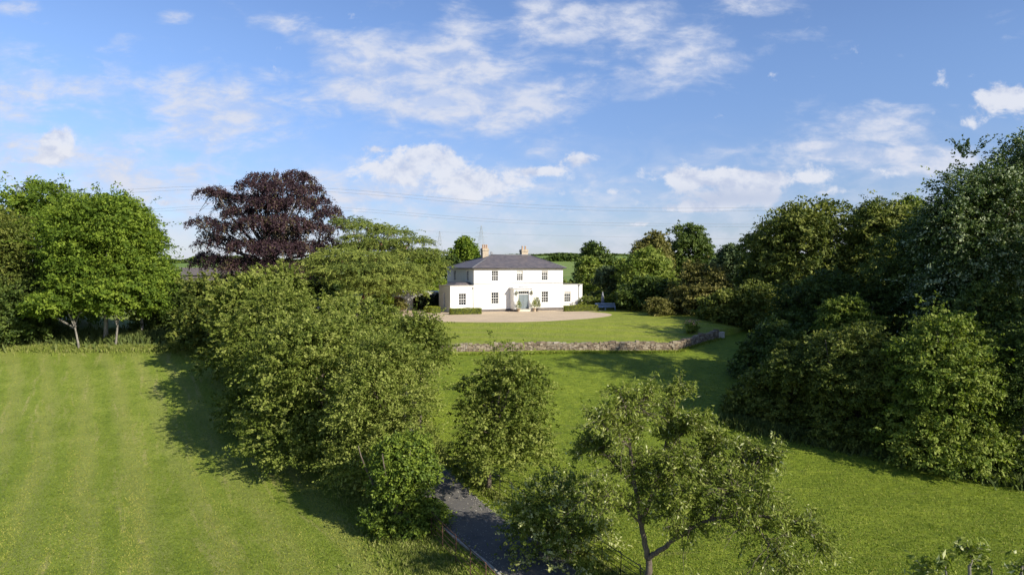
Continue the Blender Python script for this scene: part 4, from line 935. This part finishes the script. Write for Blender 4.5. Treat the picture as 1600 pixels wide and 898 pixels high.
# ------------------------------------------------------------------ foreground tree with visible limbs
def limb_tree(name, label, base, limbs, kind, leaf, seed, per=22, accent=.06, bark='grey', dens=1.0, sp=1.0, twig_len=1.0, cat='tree', twd=.28):
    rg = np.random.default_rng(seed); root = empty(name, base); tag(root, label, cat)
    mb = MB(); P=[];AX=[];NM=[];SZ=[];TN=[]
    for pts, r0, r1, lo, nt in limbs:
        pts = [Vector(p) for p in pts]
        # resample smooth
        out = []
        for i in range(len(pts)-1):
            p0,p1,p2,p3 = pts[max(i-1,0)],pts[i],pts[i+1],pts[min(i+2,len(pts)-1)]
            for k in range(5):
                q = k/5; out.append(.5*((2*p1)+(p2-p0)*q+(2*p0-5*p1+4*p2-p3)*q*q+(3*p1-p0-3*p2+p3)*q**3) + Vector(rg.normal(size=3))*r0*.15)
        out.append(pts[-1]); n = len(out); mb.tube(out, [r0+(r1-r0)*(i/(n-1))**.8 for i in range(n)], 8)
        for _ in range(int(nt*dens)):
            q = lo + (1-lo)*rg.random()**.8; i = min(n-2, int(q*(n-1))); s0 = out[i].lerp(out[i+1], rg.random()); dd = (out[i+1]-out[i]).normalized()
            d = Vector(unit(rg.normal(size=(1,3)))[0]); d = (d*1.0 + dd*.5 + Vector((0,0,.45))).normalized(); ln = twig_len*rg.uniform(.4,1.25)*(1.15-.4*q)
            tw = [s0 + d*ln*k/5 + Vector((0,0,-.30*ln*(k/5)**2)) + Vector(rg.normal(size=3))*.03*ln for k in range(6)]; tw[0] = s0
            rt = max(.006, .022*(1-q*.5)); mb.tube(tw, [rt*(1-.8*k/5) for k in range(6)], 4, False)
            for __ in range(3):
                k0 = rg.integers(1,5); d2 = (Vector(unit(rg.normal(size=(1,3)))[0])*.9 + d + Vector((0,0,.25))).normalized(); l2 = ln*.5*rg.uniform(.5,1.2); a0 = tw[k0]
                t2 = [a0 + d2*l2*k/3 + Vector((0,0,-.35*l2*(k/3)**2)) for k in range(4)]; mb.tube(t2, [rt*.5,rt*.4,rt*.28,rt*.15], 3, False)
                for (A, B) in ((a0, t2[-1]),):
                    m = int(per*sp); tt = rg.random(m)**.6; 
                    pp = np.array([list(a0 + (t2[-1]-a0)*float(x)) for x in tt]) + rg.normal(size=(m,3))*leaf*.55
                    ax = np.tile(np.array(d2)[None], (m,1)) + rg.normal(size=(m,3))*.75; ax[:,2] -= .65
                    P.append(pp); AX.append(ax); NM.append(rg.normal(size=(m,3))*.7 + np.array([0,0,.7])); SZ.append(leaf*(.6+.7*rg.random(m)))
                    tn = np.clip(.45 + rg.normal()*.16 + rg.normal(size=m)*.18, 0, .96); tn[rg.random(m) < accent] = 1.0; TN.append(tn)
    P = np.concatenate(P); link_mesh('crown', leaves_mesh(name+'_leaves', P, np.concatenate(AX), np.concatenate(NM), np.concatenate(SZ), .36, np.concatenate(TN)), LM[kind], root)
    mb.build('trunk', BK[bark], root); return root
Y = 26.; bx = 5.15; bz = G(bx, Y)
def lp(px, py, dy): p = place(px, py, Y+dy); return (p.x-bx, dy, p.z-bz)
limbs = [
 ([(0,0,-.3), lp(1013,900,0), lp(1013,868,0), lp(1002,820,-.1), lp(992,760,-.2), lp(985,700,-.3), lp(978,650,-.4), lp(968,612,-.5)], .165, .03, .42, 34),
 ([lp(1013,872,0), lp(1030,860,-.3), lp(1062,836,-.8), lp(1110,812,-1.3), lp(1170,805,-1.7), lp(1225,812,-2.0), lp(1265,832,-2.1), lp(1290,862,-2.1)], .115, .018, .25, 40),
 ([lp(1002,820,-.1), lp(1020,770,.4), lp(1040,700,.8), lp(1050,650,1.0), lp(1058,612,1.1)], .10, .02, .2, 26),
 ([lp(1062,836,-.8), lp(1062,790,-.4), lp(1090,740,0), lp(1110,700,.3), lp(1118,682,.4)], .08, .018, .2, 26),
 ([lp(1090,775,-.2), lp(1130,745,-.6), lp(1160,722,-.9), lp(1188,712,-1.1), lp(1205,715,-1.2)], .05, .014, .1, 26),
 ([lp(992,760,-.2), lp(960,725,.3), lp(935,700,.7), lp(918,690,.9)], .05, .014, .15, 20),
 ([lp(985,700,-.3), lp(955,672,-.8), lp(935,655,-1.1)], .04, .012, .1, 16),
 ([lp(1110,812,-1.3), lp(1130,780,-1.8), lp(1165,765,-2.2), lp(1200,770,-2.5)], .045, .012, .1, 22),
 ([lp(1002,820,-.1), lp(975,790,-.9), lp(945,775,-1.5), lp(915,780,-1.8)], .05, .012, .2, 18),
 ([lp(1170,805,-1.7), lp(1195,840,-2.2), lp(1215,870,-2.4), lp(1240,895,-2.5)], .035, .010, .1, 14),
 ([lp(1020,770,.4), lp(1060,740,1.3), lp(1090,720,1.8)], .05, .012, .2, 22),
 ([lp(1040,700,.8), lp(1068,675,.2), lp(1085,660,-.2)], .035, .012, .1, 20),
 ([lp(1020,770,.4), lp(1045,735,-.6), lp(1065,715,-1.1)], .04, .012, .1, 24),
 ([lp(1062,836,-.8), lp(1050,800,-1.4), lp(1058,770,-1.8)], .04, .012, .2, 20),
 ([lp(978,650,-.4), lp(1000,630,.1), lp(1015,618,.3)], .03, .010, .1, 14),
]
limb_tree('silvery_tree', 'nearest open tree with silvery leaves and a long limb to the right', (bx, Y, bz), limbs, 'pear', .165, 301, per=17, accent=.04, dens=2.7, twig_len=1.2, bark='brown')
# shoots of a tree just below the camera at the bottom right
Y = 12.; bx = 8.2; bz = G(bx, Y)
limbs = [([(0,0,-.2),(.05,0,3),(0,0,6.0), lp(1515,900,0), lp(1518,872,0), lp(1508,850,0)], .06, .012, .72, 7),
 ([(0,0,5.6), lp(1455,915,.2), lp(1440,890,.2)], .04, .010, .6, 5), ([(0,0,5.6), lp(1590,910,-.1), lp(1596,880,-.1)], .04, .010, .6, 5), ([(0,0,5.9), lp(1480,905,-.2), lp(1478,880,-.2)], .03, .008, .6, 4), ([(0,0,5.9), lp(1548,905,.3), lp(1540,885,.3)], .03, .008, .6, 4)]
limb_tree('silvery_tree', 'tree tips with large pale curled leaves in the bottom right corner', (bx, Y, bz), limbs, 'pear', .15, 302, per=9, accent=.10, twig_len=.34, dens=1.0)

# ------------------------------------------------------------------ long grass, weeds (uncountable)
DC0 = np.array(drive_c)
def blades(name, label, cat, pts_fn, n, h, w_, kind, seed, lean=.35, tonef=None):
    rg = np.random.default_rng(seed); x, y = pts_fn(rg, n); z = gz(x, y)-.03
    hh = h*(.4+.8*rg.random(n)); a = rg.random(n)*2*np.pi; d = np.stack([np.cos(a), np.sin(a), np.zeros(n)], 1); up = unit(np.stack([rg.normal(size=n)*lean, rg.normal(size=n)*lean, np.ones(n)], 1))
    b = np.stack([x, y, z], 1); W2 = (w_*(.6+.8*rg.random(n)))[:,None]
    co = np.stack([b-d*W2*.5, b+d*W2*.5, b+up*hh[:,None]*.6+d*W2*.4, b+up*hh[:,None]+np.stack([rg.normal(size=n), rg.normal(size=n), -np.abs(rg.normal(size=n))], 1)*hh[:,None]*.12], 1).reshape(-1,3)
    o = link_mesh(name, np_mesh(name, co, np.arange(n*4).reshape(-1,4), 4, np.repeat(np.clip(.5+rg.normal(size=n)*.22 + (0 if tonef is None else tonef(x, y)),0,1), 4)), LM[kind]); tag(o, label, cat, kind='stuff'); return o
def strip(path, wid):
    P = np.array(path, float)
    def f(rg, n):
        k = rg.random(n)*(len(P)-1); i = k.astype(int); q = (k-i)[:,None]; p = P[i]*(1-q)+P[i+1]*q; clump = .6+.4*np.sin(k*37)+.3*np.sin(k*91)
        p = p + rg.normal(size=(n,2))*wid*np.clip(clump, .25, 2)[:,None]; return p[:,0], p[:,1]
    return f
blades('nettles', 'tall dark nettles and weeds along the foot of the shaded shrubs', 'weeds', strip([(16.6,51.2),(20,48.8),(24,45.6),(28,42),(33,37.5),(38,34)], .55), 26000, .8, .12, 'weeds', 1)
blades('long_grass', 'unmown grass fringe at the far edge of the left field', 'grass', strip([(-62,70.5),(-50,70.2),(-40,70.0),(-33,69.6),(-28,66.5)], .7), 46000, .5, .07, 'grasses', 2)
blades('rough_grass', 'rough grass and weeds along the left verge of the driveway', 'grass', strip([(-26,63),(-19,55),(-14,48.5),(-9.5,41),(-6.6,35.2),(-4.9,31.8),(-3.2,28.6),(-1.6,25.8)], 1.0), 60000, .26, .05, 'grasses', 3)
blades('verge_grass', 'rough grass under the railing on the right of the driveway', 'grass', strip([(-8.2,55),(-4.9,45.6),(-2.6,41.4),(.6,35.8),(3.7,30),(5.6,26)], .3), 14000, .28, .05, 'grasses', 4)
blades('undergrowth', 'dark undergrowth beneath the trees beyond the left field', 'undergrowth', strip([(-62,74),(-50,74),(-40,74),(-32,75)], 1.6), 20000, 1.1, .2, 'weeds', 5)

rgl = np.random.default_rng(12); kk_ = rgl.random(5200)*(len(drive_c)-1); ii_ = kk_.astype(int); pp_ = DC0[ii_] + (DC0[ii_+1]-DC0[ii_])*(kk_-ii_)[:,None]
off_ = np.where(rgl.random(5200) < .6, rgl.choice([-1.6,1.4], 5200)+rgl.normal(size=5200)*.22, rgl.uniform(-1.6,1.4,5200)); pp_[:,0] += off_*.86; pp_[:,1] += off_*.5
zl = gz(pp_[:,0], pp_[:,1])+.085
fo_ = link_mesh('leaf_litter', leaves_mesh('litter', np.stack([pp_[:,0], pp_[:,1], zl], 1), rgl.normal(size=(5200,3))*np.array([1,1,.1]), np.tile([0,0,1.], (5200,1))+rgl.normal(size=(5200,3))*.25, .05+.06*rgl.random(5200), .6, rgl.random(5200)), M['timber']); tag(fo_, 'dry fallen leaves and bits scattered along the driveway', 'leaf litter', kind='stuff')
def fan(x0, x1, y0, y1, cond):
    def f(rg, n):
        X = []; Yy = []; k = 0
        while k < n:
            y = y0*(y1/y0)**rg.random(n); u = rg.uniform(x0, x1, n); x = u*y; m = cond(x, y); X.append(x[m]); Yy.append(y[m]); k += int(m.sum())
        return np.concatenate(X)[:n], np.concatenate(Yy)[:n]
    return f
_ph = np.random.default_rng(4).uniform(0, 6.28, 24); _fr = np.random.default_rng(5).uniform(.5, 3.6, 24)
def mow(x, y):
    q = x*math.cos(R(30)) + y*math.sin(R(30)) + .5*np.sin(y*.07+x*.03) + .004*np.maximum(y-44, 0)**2; r = -x*math.sin(R(30)) + y*math.cos(R(30))
    v = sum(np.sin(q*f + p + .5*np.sin(r*.05*f+p)) for f, p in zip(_fr, _ph))/24
    return .34*np.tanh(v*7) + .10*np.sin(x*.9+1.7*np.sin(y*.5))*np.sin(y*.8)
DC = np.array(drive_c); dxf = lambda y: np.interp(y, DC[:,1], DC[:,0])
blades('field_grass', 'mown grass of the large left field', 'grass', fan(-.80, -.02, 26, 70, lambda x, y: x < dxf(y)-2.4), 200000, .10, .05, 'turf', 6, .5, mow)
blades('meadow_grass', 'bright grass of the meadow between driveway and wood', 'grass', fan(-.12, .80, 24, 67, lambda x, y: x > dxf(y)+1.9), 240000, .11, .055, 'turf', 7, .5)
blades('wall_foot_grass', 'tufts of grass along the foot of the stone wall', 'grass', strip([(-14,68.0),(0,68.1),(9,68.6),(17,69.2),(23,75.0)], .22), 5000, .30, .06, 'turf', 8)
# ------------------------------------------------------------------ far things
def band(name, label, pts, wid, h, kind, n, leaf, seed, cat='hedge'):
    rg = np.random.default_rng(seed); P = np.array(pts, float); k = rg.random(n)*(len(P)-1); i = k.astype(int); q = (k-i)[:,None]; p = P[i]*(1-q)+P[i+1]*q
    hh = h*(.75+.35*np.sin(k*9.1+seed)+.2*np.sin(k*31)); x = p[:,0]+rg.normal(size=n)*wid*.4; y = p[:,1]+rg.normal(size=n)*wid*.4; z = gz(x, y)+hh*rg.random(n)**.6
    o = link_mesh(name, leaves_mesh(name, np.stack([x,y,z],1), rg.normal(size=(n,3)), rg.normal(size=(n,3))+np.array([0,-.3,.6]), leaf*(.6+.8*rg.random(n)), .7, np.clip(.45+.2*rg.normal(size=n),0,.95)), LM[kind]); tag(o, label, cat); return o
band('field_hedge', 'dark field hedge on the hill seen above the far end of the garden, left', [(-260,420),(-150,410),(-40,430),(60,425)], 3, 3.6, 'dark', 26000, 1.5, 1)
band('field_hedge', 'field hedge on the hill right of the house', [(45,300),(90,310),(150,330),(260,350)], 3, 3.0, 'dark', 16000, 1.3, 2)
band('field_hedge', 'topmost hedge along the hill crest', [(-520,880),(-200,860),(100,870),(500,890)], 4, 3.0, 'dark', 24000, 2.6, 3)
band('garden_hedge', 'hedge closing the garden behind the house', [(-60,125),(-30,123),(0,122),(12,124),(30,126)], 1.6, 4.0, 'olive', 46000, .45, 4)
br_ = empty('barn', (-70.5, 152, G(-70.5,152)), R(4)); tag(br_, 'long low barn with a dark roof behind the left trees', 'barn')
mb = MB(); mb.box(-9,9,-3,3,-.5,2.4); mb.build('wall', M['roofsheet'], br_)
mb = MB(); mb.add([(-9.3,-3.4,2.3),(9.3,-3.4,2.3),(9.3,3.4,2.3),(-9.3,3.4,2.3),(-9.3,0,3.9),(9.3,0,3.9)], [(0,1,5,4),(2,3,4,5),(1,2,5),(3,0,4),(3,2,1,0)]); mb.build('roof', M['roofsheet'], br_)
def pylon(label, px, top, Y, foot):
    p = place(px, top, Y); z0_ = G(p.x, Y); H = p.z - z0_; r_ = empty('pylon', (p.x, Y, z0_), R(20)); tag(r_, label, 'pylon', 'electricity pylons on the hill')
    mb = MB(); th = .085 if Y < 700 else .10
    wd = lambda q: foot*(1-q)**1.15 + .25
    lv = [0,.16,.3,.42,.52,.6,.68,.76,.84,.92,1.0]
    for sx in (-1,1):
        for sy in (-1,1): mb.tube([(sx*wd(q), sy*wd(q), q*H) for q in lv], th, 4)
    for a, b in zip(lv[:-1], lv[1:]):
        for s in (-1,1):
            mb.tube([(-wd(a), s*wd(a), a*H),(wd(b), s*wd(b), b*H)], th*.6, 4); mb.tube([(wd(a), s*wd(a), a*H),(-wd(b), s*wd(b), b*H)], th*.6, 4)
            mb.tube([(s*wd(a), -wd(a), a*H),(s*wd(b), wd(b), b*H)], th*.6, 4)
    mb.build('lattice_mast', M['steel'], r_)
    for q, aw in ((.62,6),(.76,5),(.9,4)):
        mb = MB()
        for s in (-1,1): mb.tube([(0,s*.3,q*H),(aw,0,q*H+.3)], th*.7, 4); mb.tube([(0,s*.3,q*H),(-aw,0,q*H+.3)], th*.7, 4); mb.tube([(0,0,q*H+1.5),(s*aw,0,q*H+.3)], th*.6, 4)
        mb.build('cross_arm', M['steel'], r_)
pylon('steel lattice pylon behind the left chimney of the house', 752, 352, 620, 4.5)
pylon('fainter lattice pylon above the right end of the cedar', 687, 361, 800, 4.5)
def wire(label, pts, Y, r):
    ws = [place(px, py, Y) for px, py in pts]; mb = MB(); P = smooth_path([(p.x, p.z) for p in ws], 10); mb.tube([(x, Y, z) for x, z in P], r, 5)
    o = mb.build('power_line', M['wire']); tag(o, label, 'power line', 'overhead power lines across the sky')
up_ = [(-150,312),(180,297),(330,291),(520,295),(800,318),(1000,325),(1200,324),(1500,318),(1750,308)]
wire('uppermost overhead power line', up_, 260, .04); wire('second overhead power line, just below the uppermost', [(x, y+5) for x, y in up_], 264, .04)
md_ = [(-150,345),(215,328),(330,322),(520,324),(800,344),(1100,350),(1250,349),(1500,344),(1750,336)]
wire('third overhead power line, upper of the middle pair', md_, 260, .04); wire('fourth overhead power line, lower of the middle pair', [(x, y+4) for x, y in md_], 264, .04)
lo_ = [(-150,366),(260,352),(400,350),(600,358),(760,365),(1000,371),(1180,373),(1500,368),(1750,360)]
wire('lowest faint overhead power line', lo_, 290, .03)
print('leaves approx', NLEAF)
